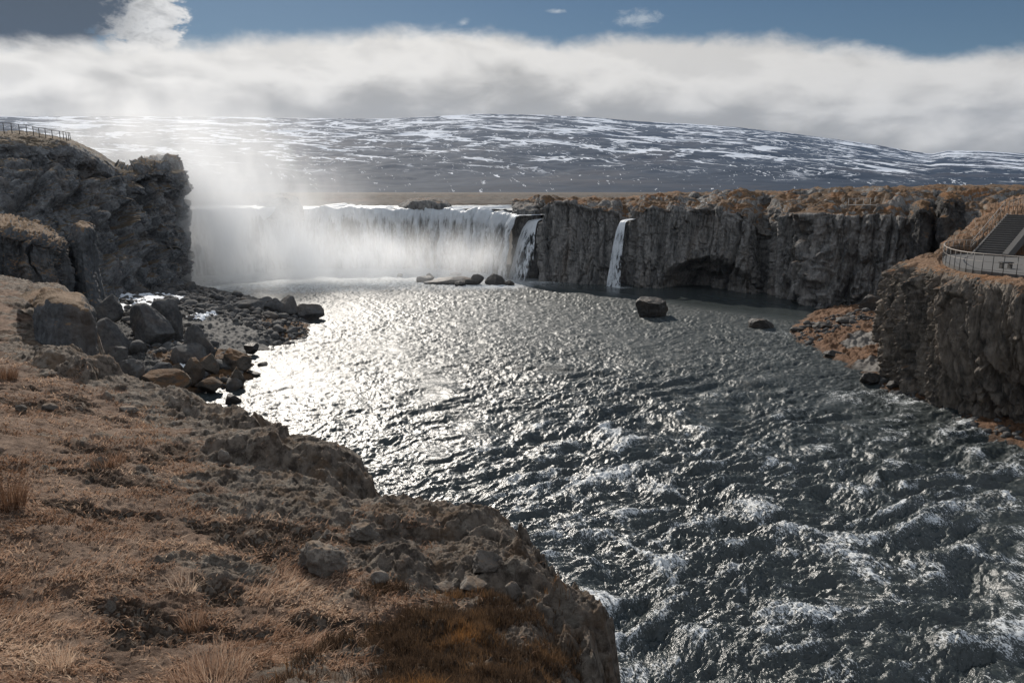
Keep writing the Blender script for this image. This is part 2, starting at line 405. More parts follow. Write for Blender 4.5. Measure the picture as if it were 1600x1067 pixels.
def water_material(name, dark, foamcol, rough=.14, bscale=1.0, fthr=.5):
    m, n = newmat(name)
    pos = n.n('ShaderNodeNewGeometry', None, 0)
    foam, calm = n.attr('foam'), n.attr('calm')
    q = n.n('ShaderNodeVectorRotate', {'Vector': pos, 'Axis': (0, 0, 1), 'Angle': R(-24)}, rotation_type='AXIS_ANGLE')
    q = n.vmul(q, (1.15, .32, 1))
    l1 = n.noise(q, 1.7 * bscale, 8, .68, 1.1); l2 = n.noise(q, 6.0 * bscale, 6, .72, .9); l3 = n.noise(q, 19.0 * bscale, 3, .7)
    lace = n.m('SUBTRACT', 1.0, n.m('MULTIPLY', n.m('ABSOLUTE', n.m('SUBTRACT', l2, .5)), 5.5))
    fm = n.m('ADD', foam, n.m('ADD', n.m('MULTIPLY', n.m('SUBTRACT', l1, .5), .8), n.m('MULTIPLY', n.m('SUBTRACT', l2, .5), 1.5)))
    fm = n.m('ADD', fm, n.m('ADD', n.m('MULTIPLY', n.m('SUBTRACT', l3, .5), 2.1), n.m('MULTIPLY', n.m('SUBTRACT', lace, .5), .22)))
    fk = n.m('MULTIPLY', n.mr(fm, fthr + .10, fthr + .40), .9)
    tone = n.mix(n.mr(l1, .3, .7), dark, tuple(x * 1.5 for x in dark))
    col = n.mix(fk, tone, foamcol)
    hb = n.m('ADD', n.m('MULTIPLY', l1, .6), n.m('ADD', n.m('MULTIPLY', l2, .30), n.m('MULTIPLY', l3, .05)))
    st = n.m('SUBTRACT', 1.0, n.m('MULTIPLY', calm, .82))
    nb = n.n('ShaderNodeBump', {'Height': hb, 'Distance': .075, 'Strength': st})
    rg = n.m('ADD', n.attr('chop'), n.m('MULTIPLY', fk, .5))
    n.out(n.n('ShaderNodeBsdfPrincipled', {'Base Color': col, 'Roughness': rg, 'IOR': 1.33, 'Normal': nb}))
    return m
M_water = water_material('river_water', (.026, .031, .031), (.58, .60, .61))

def fall_material(name, scl, lo, hi, alpha=None):
    m, n = newmat(name)
    s, t = n.attr('along'), n.attr('drop')
    v = n.n('ShaderNodeCombineXYZ', {0: s, 1: n.m('MULTIPLY', t, .16), 2: n.m('MULTIPLY', t, .05)})
    a = n.noise(v, .55 * scl, 8, .68, .4); b = n.noise(v, 2.6 * scl, 6, .72, .2)
    f = n.m('ADD', n.m('MULTIPLY', a, .6), n.m('MULTIPLY', b, .4))
    f = n.m('ADD', f, n.mr(t, 0.0, 3.0, .22, 0.0))  # whiter towards the lip: a highlight put into the water colour
    k = n.mr(f, .42, .58)
    col = n.mix(k, lo, hi)
    dif = n.n('ShaderNodeBsdfPrincipled', {'Base Color': col, 'Roughness': .45, 'IOR': 1.33, 'Normal': n.bump(f, .5)})
    tr = n.n('ShaderNodeBsdfTranslucent', {0: col})
    sh = n.n('ShaderNodeMixShader', {0: .22, 1: dif, 2: tr})
    if alpha is not None:
        e = n.attr('edge')
        am = n.m('MULTIPLY', n.mr(n.m('ADD', n.m('ADD', k, e), n.m('MULTIPLY', n.m('SUBTRACT', b, .5), .8)), alpha[0], alpha[1]), 1.0, clamp=True)
        sh = n.n('ShaderNodeMixShader', {0: am, 1: n.n('ShaderNodeBsdfTransparent'), 2: sh})
    n.out(sh); return m
M_fall = fall_material('falling_water', 1.0, (.055, .062, .066), (.60, .63, .66))
M_thin = fall_material('thin_falling_water', 2.2, (.30, .33, .36), (.74, .77, .8), (.25, .8))
M_snow = simple('old_snow', (.72, .74, .77), .7, .08, 3)
M_steel = simple('dark_steel', (.035, .032, .03), .5, .3, 9)
M_rail = simple('weathered_handrail', (.26, .22, .185), .5, .2, 9)
M_crag = rock_mat('crag_rock', (.03, .03, .03), (.11, .105, .10), (.2, .19, .18), (.60, .72), (.27, .145, .06), (.15, .085, .04), .5, (.42, .8), .5, False, .2)
M_conc = simple('grey_concrete', (.072, .068, .064), .85, .18, 4)
M_step = simple('step_timber', (.085, .08, .076), .8, .3, 5)
M_pale = simple('pale_timber', (.27, .255, .235), .7, .2, 5)

def mountain_material():
    m, n = newmat('mountain_slope')
    pos = n.n('ShaderNodeNewGeometry', None, 0)
    z = n.n('ShaderNodeSeparateXYZ', {0: pos}, 2)
    big = n.noise(pos, .0011, 8, .62, .6)
    col = n.mix(n.mr(n.noise(pos, .004, 8, .65), .35, .65), (.009, .018, .034), (.022, .033, .052))
    col = n.mix(n.m('MULTIPLY', n.mr(n.noise(n.vadd(pos, (900, 0, 0)), .0013, 6, .6), .5, .66), .3), col, (.085, .07, .065))
    h = n.attr('rise')
    # snow lies in long bands along the slope and in gullies running down it
    s1 = n.noise(n.n('ShaderNodeCombineXYZ', {0: n.m('MULTIPLY', n.attr('across'), 1.15), 1: n.m('ADD', n.m('MULTIPLY', h, 15.0), n.m('MULTIPLY', n.attr('across'), .9)), 2: 0.0}), 1.1, 10, .66, .7)
    s2 = n.noise(n.n('ShaderNodeCombineXYZ', {0: n.m('MULTIPLY', n.attr('across'), 2.6), 1: n.m('ADD', n.m('MULTIPLY', h, 9.0), n.m('MULTIPLY', n.attr('across'), -.8)), 2: 4.0}), 1.2, 10, .68, 1.6)
    s3 = n.noise(n.n('ShaderNodeCombineXYZ', {0: n.m('MULTIPLY', n.attr('across'), 11.0), 1: n.m('MULTIPLY', h, 34.0), 2: 9.0}), 1.2, 6, .6, .6)
    thr = n.m('ADD', n.m('MULTIPLY', h, .17), n.m('MULTIPLY', n.m('SUBTRACT', big, .5), .24))
    a = n.mr(n.m('ADD', s1, thr), .72, .75); b = n.mr(n.m('ADD', s2, n.m('MULTIPLY', thr, .6)), .66, .69)
    g = n.noise(n.n('ShaderNodeCombineXYZ', {0: n.m('ADD', n.m('MULTIPLY', n.attr('across'), 3.2), n.m('MULTIPLY', h, 5.0)), 1: n.m('MULTIPLY', h, 3.0), 2: 2.0}), 1.3, 5, .6, .9)
    gl = n.m('MULTIPLY', n.mr(n.m('ABSOLUTE', n.m('SUBTRACT', g, .5)), .012, .005), n.mr(n.m('ADD', s3, n.m('MULTIPLY', n.m('SUBTRACT', big, .5), .4)), .56, .61))
    c_ = n.mr(n.m('ADD', s3, n.m('MULTIPLY', n.m('SUBTRACT', big, .5), .3)), .76, .78)
    k1 = n.noise(n.n('ShaderNodeCombineXYZ', {0: n.m('MULTIPLY', n.attr('across'), .75), 1: n.m('ADD', n.m('MULTIPLY', h, 10.0), n.m('MULTIPLY', n.attr('across'), .8)), 2: 6.0}), .9, 5, .5, .35)
    k2 = n.noise(n.n('ShaderNodeCombineXYZ', {0: n.m('MULTIPLY', n.attr('across'), 2.1), 1: n.m('ADD', n.m('MULTIPLY', h, 15.0), n.m('MULTIPLY', n.attr('across'), .6)), 2: 16.0}), .8, 4, .55, .8)
    bg2 = n.noise(n.n('ShaderNodeCombineXYZ', {0: n.m('MULTIPLY', n.attr('across'), 1.6), 1: n.m('MULTIPLY', h, 9.0), 2: 21.0}), 1.0, 4, .6, .3)
    wd = n.m('MULTIPLY', n.mr(n.m('ADD', bg2, n.m('MULTIPLY', h, .14)), .46, .72), .034)
    st1 = n.mr(n.m('SUBTRACT', n.m('ABSOLUTE', n.m('SUBTRACT', k1, .5)), wd), .002, -.004)
    st2 = n.mr(n.m('SUBTRACT', n.m('ABSOLUTE', n.m('SUBTRACT', k2, .5)), n.m('MULTIPLY', wd, .8)), .002, -.004)
    st = n.m('MAXIMUM', n.m('MULTIPLY', st1, n.mr(h, .10, .30)), n.m('MULTIPLY', n.m('MULTIPLY', st2, n.mr(bg2, .48, .54)), n.mr(h, .06, .26)))
    sn = n.m('MAXIMUM', n.m('MAXIMUM', a, st), n.m('MAXIMUM', gl, n.m('MULTIPLY', b, n.mr(h, .2, .5))))
    col = n.mix(sn, col, (.54, .57, .62))
    n.out(n.n('ShaderNodeBsdfPrincipled', {'Base Color': col, 'Roughness': .9, 'Specular IOR Level': .1}))
    return m
M_mount = mountain_material()
M_plain = rock_mat('plain_turf', (.04, .036, .032), (.10, .085, .07), (.18, .16, .14), (.65, .8), (.052, .037, .026), (.030, .023, .017), .12, (.1, .5), .12, False, .1)
# ------------------------------------------------------------------ the near bank (turf over lava, with a broken rim)
bank_ctrl = [(0, 1067, 10.8), (300, 1067, 10.6), (600, 1067, 10.25), (930, 1067, 9.3), (0, 850, 10.2), (300, 850, 9.75), (600, 860, 9.2), (800, 850, 8.75),
             (0, 700, 9.6), (200, 700, 9.15), (400, 720, 8.65), (560, 725, 8.15), (0, 600, 9.2), (150, 600, 8.6), (300, 625, 7.9), (430, 675, 7.9),
             (0, 520, 9.1), (60, 545, 8.75), (130, 562, 8.6), (0, 470, 9.7), (0, 440, 9.8), (120, 450, 9.5), (700, 790, 8.6), (250, 590, 8.1), (860, 900, 8.7)]
bp = [PZ(*c) for c in bank_ctrl]
bp += [np.array(v, float) for v in ((0, 1.5, 13.2), (-6, 2, 13.4), (5, 2, 12.2), (-15, 5, 12.8), (-25, 20, 11.4), (-40, 40, 11.2), (0, -6, 14), (-20, -6, 14), (-50, 55, 11.5))]
bank_top = TPS(bp, .3)
rim = [(985, 1500, 9.6), (940, 1180, 9.1), (922, 1040, 8.6), (926, 992, 8.5), (908, 962, 8.5), (878, 935, 8.5), (862, 915, 8.5), (858, 890, 8.5), (856, 862, 8.5), (838, 832, 8.5), (815, 820, 8.5), (765, 799, 8.5), (700, 785, 8.5), (640, 782, 8.5),
       (592, 789, 8.4), (562, 780, 8.4), (574, 758, 8.3), (578, 740, 8.2), (552, 722, 8.2), (530, 706, 8.2), (480, 696, 8.1), (452, 697, 8.0), (440, 690, 8.0), (448, 675, 8.0), (425, 660, 8.0), (395, 650, 7.9), (350, 632, 7.8), (312, 614, 7.8), (265, 600, 8.0), (215, 588, 8.2), (165, 572, 8.5), (150, 560, 8.7)]
rimw = [PZ(*c) for c in rim] + [P(142, 500, 31.5), P(138, 470, 34), P(118, 446, 43), P(60, 440, 46), P(-250, 440, 48), P(-900, 440, 48), np.array((-60, -12, 10.0)), np.array((7.0, -12, 10.0))]
rimp = np.array(rimw)[:, :2]


LEDGES = [([(335, 728, 8.5), (400, 742, 8.6), (470, 752, 8.6), (505, 778, 8.4), (548, 790, 8.3), (582, 784, 8.3), (584, 740, 8.3), (545, 712, 8.2), (470, 692, 8.2), (400, 694, 8.3), (345, 704, 8.4)], .62),
          ([(330, 662, 8.0), (400, 690, 8.1), (446, 694, 8.0), (452, 672, 8.0), (415, 652, 8.0), (330, 622, 7.9), (250, 610, 8.1), (270, 640, 8.1)], .40),
          ([(535, 838, 8.9), (600, 846, 9.0), (680, 836, 8.9), (740, 850, 8.8), (800, 868, 8.8), (850, 905, 8.8), (880, 900, 8.6), (875, 850, 8.5), (850, 820, 8.5), (770, 792, 8.5), (640, 776, 8.5), (560, 796, 8.5), (530, 812, 8.7)], .42),
          ([(690, 905, 9.0), (760, 925, 9.0), (835, 950, 8.9), (880, 1000, 8.9), (900, 1060, 9.0), (950, 1060, 8.7), (960, 980, 8.6), (900, 925, 8.6), (800, 885, 8.7), (730, 885, 8.8)], .30),
          ([(560, 905, 9.3), (620, 912, 9.3), (665, 895, 9.2), (650, 870, 9.1), (590, 868, 9.1), (555, 885, 9.2)], .22),
          ([(60, 572, 8.9), (140, 590, 8.8), (175, 580, 8.6), (150, 558, 8.7), (85, 552, 8.8)], .45)]
LEDGES = [(np.array([PZ(*c) for c in poly])[:, :2], h) for poly, h in LEDGES]
def bank_field(x, y):
    flat = np.c_[x, y, np.zeros_like(x)]
    wob = fbm(flat, .55, 4, .55, 5) * .55 + fbm(flat, 2.6, 3, .5, 6) * .14
    sdv = sdf_poly(x, y, rimp) + wob * sstep(4, 14, np.hypot(x, y))
    zt = bank_top(x, y)
    rr = np.hypot(x, y)
    patch = fbm(flat, .38, 4, .55, 9)
    rock = np.clip(sstep(4.6, 1.2, sdv + fbm(flat, .9, 3, .5, 11) * 3.0) * 1.0 + sstep(.16, .36, patch) * .75 * sstep(3, 10, rr), 0, 1)
    # hummocks, lava lumps, tussocks
    lump = fbm(flat + 4, 1.05, 4, .5, 12, 'b'); lump2 = fbm(flat + 9, 3.3, 3, .5, 14, 'b')
    slabs = worley(flat * np.array([.8, 1.25, 0]) + np.c_[wob, wob, wob] * .7, .5, 21)
    zt = zt + fbm(flat, .16, 3, .5, 15) * .35 + fbm(flat, .7, 3, .5, 16) * .13
    jag = fbm(flat, 1.1, 4, .6, 29) * .55 + (slabs[2] - .5) * .5
    led = np.zeros_like(zt)
    for poly, h in LEDGES:
        m_ = (np.abs(x - poly[:, 0].mean()) < 9) & (np.abs(y - poly[:, 1].mean()) < 9)
        e_ = np.zeros_like(zt); e_[m_] = sdf_poly(x[m_], y[m_], poly) + jag[m_] * .8; e_[~m_] = -5
        st_ = sstep(-.06, .10, e_) * .6 + sstep(.25, .42, e_ + jag * .4) * .4
        zt = zt + st_ * h * np.clip(.15 + 1.1 * (x - poly[:, 0].min()) / np.ptp(poly[:, 0]), .15, 1); led = np.maximum(led, st_)
    rock = np.clip(np.maximum(rock, led * (.72 + .5 * fbm(flat, .8, 3, .5, 30))), 0, 1)
    zt = zt + rock * (lump * .12 + fbm(flat, 2.6, 4, .62, 14) * .20 + fbm(flat + 2, 6.0, 4, .62, 25, 'r') * .055 + (slabs[2] - .45) * (.26 + .36 * led) * sstep(.0, .10, slabs[1] - slabs[0]) + .04 + fbm(flat, 13.0, 3, .6, 33, 'b') * .028)
    moss = sstep(.0, .15, fbm(flat * np.array([.75, 1.25, 1]) + 3, .5, 5, .58, 27) + fbm(flat, 1.9, 3, .55, 28) * .16) * (1 - rock)
    zt = zt + (1 - rock) * (fbm(flat, 2.2, 3, .55, 18) * .10 + lump2 * (.05 + .13 * moss) - .08 * moss)
    zt = zt + fbm(flat, 9.0, 3, .55, 19) * .035
    drop = np.where(sdv > 0, -.55 * sstep(.9, 0, sdv) * rock, -.55 + sdv * (4.2 + 1.6 * fbm(flat, .9, 3, .5, 23)))
    drop = drop + np.where(sdv < 0, fbm(np.c_[x * 1.0, y * 1.0, zt * 0], 1.7, 4, .55, 24) * .5 * np.clip(-sdv * 2, 0, 1), 0)
    z = np.maximum(zt + drop + np.where(sdv < .1, (slabs[2] - .5) * 1.3 + lump * .5 + fbm(flat, 3.0, 4, .6, 31) * .35, 0) * sstep(.1, -.25, sdv), -1.2 + 0 * zt)
    return z, rock, sdv, moss

th = np.concatenate([np.linspace(R(-75), R(-39), 60)[:-1], np.linspace(R(-39), R(13), 760), np.linspace(R(13), R(30), 40)[1:]])
dep = np.concatenate([np.linspace(R(75), R(39), 60)[:-1], np.linspace(R(39), R(13), 640)[:-1], np.linspace(R(13), R(4.5), 380)])
rs = 5.6 / np.tan(dep)
bx, by = polar(th, rs); shp = bx.shape
bz, brock, bsd, bmoss = bank_field(bx.ravel(), by.ravel())
bank = mesh_obj('ground', np.c_[bx.ravel(), by.ravel(), bz], grid_faces(*shp), M_bank, attrs={'rock': brock, 'moss': bmoss})
struct(bank)
BANK = (bx.ravel(), by.ravel(), bz, brock, bsd)

# ------------------------------------------------------------------ generic cliff: loft a control net, then break it up
def loft(cols, nr, nc, rw=None, cw=None):
    """cols: list of columns, each a list of (px, py, d) from top to foot; returns grid xyz and grid px,py"""
    net = np.array([[np.r_[P(*p), p[0], p[1]] for p in c] for c in cols])      # C,R,5
    net = np.moveaxis(net, 0, 1)                                               # R,C,5
    g = catmull(catmull(net, nr, 0, rw), nc, 1, cw)
    return g[..., :3], g[..., 3], g[..., 4]

def facing(G):
    nn = normals(G); c = np.array([0, 0, CAMZ]) - G
    s = np.sign((nn * c).sum(2).mean()); return nn * s

# the high bluff on the far left
cols = [
    [(-260, 202, 150), (-260, 204, 98), (-260, 250, 92), (-260, 320, 82), (-260, 370, 74), (-260, 430, 66), (-260, 500, 62)],
    [(-120, 202, 150), (-120, 205, 96), (-120, 255, 90), (-120, 320, 80), (-120, 370, 74), (-120, 430, 68), (-120, 500, 64)],
    [(0, 207, 145), (0, 208, 94), (0, 250, 89), (0, 305, 82), (0, 355, 77), (15, 425, 70), (30, 500, 66)],
    [(58, 211, 140), (58, 213, 96), (55, 260, 91), (52, 312, 85), (55, 362, 80), (75, 430, 75), (90, 500, 70)],
    [(108, 219, 140), (108, 221, 98), (108, 265, 95), (108, 318, 91), (112, 375, 87), (130, 435, 81), (150, 500, 74)],
    [(146, 236, 140), (146, 238, 102), (150, 282, 99), (156, 330, 96), (162, 385, 93), (172, 440, 87), (190, 490, 80)],
    [(182, 259, 140), (182, 260, 106), (186, 298, 103), (192, 340, 101), (200, 395, 98), (210, 450, 93), (220, 480, 88)],
    [(207, 270, 140), (207, 270, 108), (210, 308, 106), (215, 350, 104), (222, 400, 102), (235, 450, 98), (245, 475, 95)],
    [(226, 262, 136), (226, 260, 110), (230, 300, 109), (234, 350, 107), (240, 400, 106), (256, 448, 102), (262, 470, 101)],
    [(246, 257, 134), (246, 256, 112), (250, 300, 111), (255, 350, 109), (260, 400, 108), (270, 446, 105), (276, 465, 104)],
    [(261, 258, 132), (261, 258, 114), (268, 300, 113), (273, 350, 112), (278, 400, 111), (283, 445, 108), (288, 462, 107)],
    [(265, 264, 131), (266, 264, 119), (279, 305, 119), (288, 352, 119), (292, 400, 119), (292, 443, 117), (295, 458, 117)],
    [(250, 266, 134), (250, 266, 132), (262, 305, 134), (272, 352, 135), (276, 400, 136), (280, 436, 136), (280, 446, 136)],
]
G, gx, gy = loft(cols, 420, 560, [.6, 1, 1.1, 1.1, 1.1, .6], [1, 1, 1.2, 1.2, 1, 1, .9, .8, .8, .8, .8, .7])
nn = facing(G); p = G.reshape(-1, 3); px, py = gx.ravel(), gy.ravel()
tow = sstep(170, 225, px)                                  # the bare crags at the right end
f1, f2, fid = worley(p * np.array([1, 1, .5]) + fbm(p, .35, 3, .5, 31)[:, None] * 1.2, .24, 32)
g1, g2, gid = worley(p * np.array([1, 1, .8]) + fbm(p, .9, 3, .5, 33)[:, None] * .5, .6, 34)
edge = sstep(265, 300, py) * sstep(206, 222, py + 15)
disp = fbm(p, .07, 3, .5, 35) * 3.2 * (.75 + .25 * tow) + ((fid - .45) * 2.6 * sstep(0, .22, f2 - f1) - .9 * sstep(.16, 0, f2 - f1)) * (.6 + .6 * tow)
disp += ((gid - .5) * 1.25 * sstep(0, .2, g2 - g1)) + fbm(p, .5, 5, .58, 36, 'b') * 1.0 + fbm(p, 3.2, 3, .5, 37) * .16
for cx_, cy_, rx_, ry_, am_ in ((160, 312, 17, 34, 2.6), (197, 372, 20, 50, 3.4), (252, 360, 22, 90, 2.6), (226, 330, 10, 60, -1.6), (120, 330, 16, 40, 2.0), (178, 420, 30, 22, 1.6), (268, 290, 12, 26, 1.6), (80, 300, 26, 26, 1.8), (20, 290, 30, 30, 2.2), (212, 300, 16, 16, 1.8)):
    e_ = 1 - (np.abs((px - cx_) / rx_) ** 3 + np.abs((py - cy_) / ry_) ** 3) ** (1 / 3) + fbm(p, .35, 4, .6, 38) * .45
    disp += sstep(0, .34, e_) * am_
ridge_keep = np.where(px < 180, sstep(214, 246, py - np.interp(px, [0, 60, 108, 146, 182], [0, 5, 13, 30, 52])), .8)
disp *= np.maximum(ridge_keep, .22)
left_bluff = mesh_obj('bluff', p + nn.reshape(-1, 3) * disp[:, None], grid_faces(*gx.shape), M_left); struct(left_bluff)

# the lower columnar bluff in front of it, with its turf cap and the free-standing pillar
cols = [
    [(-260, 335, 74), (-260, 352, 60), (-260, 392, 58.5), (-260, 440, 58), (-260, 520, 57)],
    [(-60, 332, 76), (-60, 350, 61), (-60, 390, 59.5), (-60, 440, 59), (-60, 520, 58)],
    [(0, 336, 76), (0, 356, 61), (0, 392, 60), (0, 440, 59.5), (0, 520, 58.5)],
    [(45, 346, 76), (45, 366, 62), (48, 398, 61), (50, 440, 60.5), (50, 520, 59.5)],
    [(80, 360, 76), (82, 376, 63.5), (86, 402, 62.5), (90, 440, 62), (92, 520, 61)],
    [(99, 374, 76), (101, 386, 65.5), (104, 408, 65), (106, 440, 64.5), (108, 520, 64)],
    [(104, 380, 80), (104, 392, 72), (106, 412, 72), (108, 444, 72), (110, 520, 72)],
]
G, gx, gy = loft(cols, 240, 420, [.9, .8, 1, 1])
nn = facing(G); p = G.reshape(-1, 3); px, py = gx.ravel(), gy.ravel()
f1, f2, fid = worley(p * np.array([1, 1, .10]) + fbm(p, .5, 3, .5, 41)[:, None] * .6, .62, 42)
low = sstep(-4, 18, py - np.interp(px, [-260, 0, 45, 82, 104], [355, 358, 370, 380, 395]))
disp = low * ((fid - .5) * 1.5 * sstep(0, .2, f2 - f1) - .5 * sstep(.14, 0, f2 - f1)) + fbm(p, .3, 3, .5, 43) * .6 + fbm(p, 1.3, 4, .55, 44, 'b') * (.35 + .2 * (1 - low)) + fbm(p, 5, 2, .5, 45) * .06
M_col = rock_mat('column_rock', (.045, .048, .052), (.13, .135, .14), (.24, .25, .26), (.62, .75), (.25, .165, .10), (.14, .09, .05), .15, (.5, .8), 1.0, True, .10)
low_bluff = mesh_obj('low_bluff', p + nn.reshape(-1, 3) * disp[:, None], grid_faces(*gx.shape), M_col); struct(low_bluff)

# ------------------------------------------------------------------ the far wall right of the falls, with its plateau
def wall_d(px): return np.interp(px, [780, 848, 950, 1000, 1100, 1190, 1260, 1290, 1340, 1400, 1480, 1560, 1700], [134, 126, 120.5, 118, 112.5, 107.5, 101.5, 98, 96, 94, 92, 92, 92])
wtop = [(800, 330), (812, 329), (830, 327), (843, 322), (850, 318), (862, 314), (885, 316), (905, 323), (925, 326), (945, 327), (962, 331), (972, 341), (980, 341), (986, 334), (995, 327), (1030, 325), (1060, 324), (1100, 327), (1140, 330), (1165, 335), (1178, 350), (1195, 362), (1208, 352), (1218, 334), (1235, 329), (1260, 331), (1290, 330), (1320, 336), (1345, 335), (1370, 331), (1400, 336), (1430, 342), (1450, 352), (1475, 372), (1500, 380), (1580, 380), (1700, 380)]
backset = {800: 5, 812: 5, 830: 5.5, 843: 5, 962: 1.5, 972: 3.0, 980: 3.0, 986: 1.5, 1178: 3, 1195: 5.5, 1208: 3, 1475: 5, 1450: 2}
cols = []
for (x, yt) in wtop:
    d = wall_d(x) + backset.get(x, 0); yb = 300 + 15 * F / d
    rid = np.interp(x, [800, 950, 1000, 1045, 1110, 1190, 1250, 1330, 1400, 1500, 1700], [312, 311, 309, 303, 301, 300, 298, 295, 293, 290, 291])
    m1 = yt + (rid - yt) * .42; m2 = yt + (rid - yt) * .72
    cols.append([(x, rid + 4, d + 150), (x, rid, d + 34), (x, m2, d + 22), (x, m1, d + 9), (x, yt, d + 3.0), (x, yt + 4, d + 2.2), (x, yt + (yb - yt) * .36, d + 1.6), (x, yt + (yb - yt) * .7, d + .6), (x, yb + 1, d), (x, yb + 16, d - .5)])
G, gx, gy = loft(cols, 560, 1000, [.4, .6, .7, .7, .35, 1.0, 1.3, 1.2, .5], [max(.35, (wtop[k + 1][0] - wtop[k][0]) / 25) for k in range(len(wtop) - 1)])
rowt = np.repeat(np.linspace(0, 1, gx.shape[0])[:, None], gx.shape[1], 1).ravel()
nn = facing(G); p = G.reshape(-1, 3); px, py = gx.ravel(), gy.ravel()
ytop = np.interp(px, [a for a, b in wtop], [b for a, b in wtop])
low = sstep(-1, 7, py - ytop)
warp = fbm(p, .28, 3, .5, 51)
f1, f2, fid = worley(p * np.array([1, 1, .07]) + warp[:, None] * 1.0, .28, 52)
g1, g2, gid = worley(p * np.array([1, 1, .16]) + warp[:, None] * .6, .75, 53)
disp = low * ((fid - .45) * 2.3 * sstep(0, .24, f2 - f1) - .6 * sstep(.12, 0, f2 - f1) + (gid - .5) * .8 * sstep(0, .2, g2 - g1))
k1, k2, kid = worley(p * np.array([1, 1, .03]) + warp[:, None] * .35, .95, 61)
disp += low * ((kid - .5) * .75 * sstep(0, .07, k2 - k1) - .3 * sstep(.07, 0, k2 - k1))
disp += low * (fbm(p * np.array([1, 1, .2]), .6, 5, .58, 54) * .55 + fbm(p, 2.2, 3, .55, 55) * .22)
rag = sstep(1195, 1260, px) * low                          # the rougher, ribbed corner
disp += rag * (fbm(p * np.array([1, 1, .35]), .45, 4, .55, 56, 'r') * 1.3 + (np.interp(px, [1262, 1276, 1290, 1304], [0, 1.6, 1.6, 0])))
wave = fbm(p, .13, 4, .55, 57)
disp += (1 - low) * (wave * 1.7 + fbm(p, .26, 4, .5, 58, 'b') * 1.5 + fbm(p, 1.6, 3, .5, 59) * .12) * sstep(.02, .12, rowt)
# the grotto at the foot of the wall
u = (px - 1102) / 78.0; v = (458 - py) / 58.0
arch = 1 - np.sqrt(np.maximum(u * u + np.maximum(v, 0) ** 2, 0)) + fbm(p, .5, 3, .5, 60) * .10
q = p + nn.reshape(-1, 3) * disp[:, None]
away = q.copy(); away[:, 2] = 0; away /= np.linalg.norm(away, axis=1)[:, None]
q = q + away * (sstep(0, .30, arch) * 3.2 + sstep(.25, .75, arch) * 4.5)[:, None]
q = q + np.array([0, 0, 1.0]) * (np.where(low > .5, sstep(.05, .0, arch) * 0, 0))[:, None]
far_wall = mesh_obj('cliff_wall', q, grid_faces(*gx.shape), M_far, attrs={'turf': (1 - low) * .5 * sstep(-.5, .25, fbm(p, .16, 4, .55, 64))}); struct(far_wall)

# ------------------------------------------------------------------ the near cliff on the right, lawn, deck ground and stair slope
cols = [
    [(1760, 300, 120), (1640, 318, 96), (1575, 365, 82), (1530, 400, 76), (1500, 420, 72), (1470, 430, 70), (1450, 445, 69), (1440, 500, 69), (1435, 570, 69), (1435, 610, 69)],
    [(1700, 300, 118), (1590, 310, 92), (1535, 350, 76), (1500, 383, 68), (1465, 400, 64), (1432, 412, 62), (1418, 424, 61), (1398, 500, 61), (1393, 590, 61), (1393, 612, 61)],
    [(1695, 299, 116), (1580, 308, 90), (1530, 338, 75), (1496, 372, 67), (1462, 392, 61.5), (1424, 406, 60), (1404, 416, 59.3), (1387, 500, 58.6), (1385, 600, 57.8), (1385, 622, 57.6)],
    [(1710, 299, 112), (1605, 306, 88), (1556, 334, 73), (1516, 368, 65), (1482, 391, 60), (1448, 408, 57), (1428, 420, 56), (1421, 505, 55.3), (1422, 614, 55.0), (1422, 640, 54.8)],
    [(1735, 299, 108), (1640, 304, 85), (1590, 334, 69), (1545, 370, 63), (1515, 396, 59), (1486, 414, 52), (1466, 430, 51.3), (1463, 525, 50.8), (1467, 636, 51.0), (1467, 665, 50.8)],
    [(1800, 299, 104), (1705, 302, 81), (1655, 330, 66), (1605, 372, 60), (1566, 398, 58), (1534, 426, 48), (1522, 446, 46.6), (1520, 545, 46.4), (1522, 656, 48.4), (1522, 685, 48)],
    [(1890, 299, 100), (1790, 300, 78), (1735, 330, 62), (1690, 375, 57), (1650, 399, 55), (1612, 437, 44), (1602, 462, 42.6), (1600, 560, 43.2), (1602, 658, 45), (1602, 690, 45)],
    [(2100, 299, 96), (1990, 299, 74), (1930, 335, 56), (1880, 385, 50), (1830, 418, 46), (1775, 455, 40), (1765, 485, 39), (1760, 590, 39.5), (1762, 700, 41), (1762, 740, 41)],
]
G, gx, gy = loft(cols, 560, 620, [.35, .5, .7, .6, .7, .5, 1.2, 1.3, .5], [.6, .6, 1, 1, 1.3, 1.5, 1.5])
rowt = np.repeat(np.linspace(0, 1, gx.shape[0])[:, None], gx.shape[1], 1).ravel()
nn = facing(G); p = G.reshape(-1, 3); px, py = gx.ravel(), gy.ravel()
brink = np.interp(px, [1385, 1404, 1428, 1466, 1522, 1602, 1765], [416, 418, 424, 434, 452, 468, 488])
rw = np.array([.35, .5, .7, .6, .7, .5, 1.2, 1.3, .5]); cum_ = np.cumsum(rw) / rw.sum()
low = sstep(cum_[5] - .025, cum_[5] + .05, rowt)
warp = fbm(p, .4, 3, .5, 71)
slant = p + np.c_[p[:, 2] * .22, p[:, 2] * 0, p[:, 2] * 0]
f1, f2, fid = worley(slant * np.array([1, 1, .09]) + warp[:, None] * .7, .55, 72)
g1, g2, gid = worley(slant * np.array([1, 1, .10]) + warp[:, None] * .4, 1.5, 73)
disp = low * ((fid - .45) * 1.5 * sstep(0, .14, f2 - f1) - .4 * sstep(.10, 0, f2 - f1) + (gid - .5) * .7 * sstep(0, .10, g2 - g1) + fbm(slant * np.array([1, 1, .14]), .8, 4, .55, 74, 'r') * .45 + fbm(slant * np.array([1, 1, .4]), 2.6, 4, .6, 75, 'r') * .16)
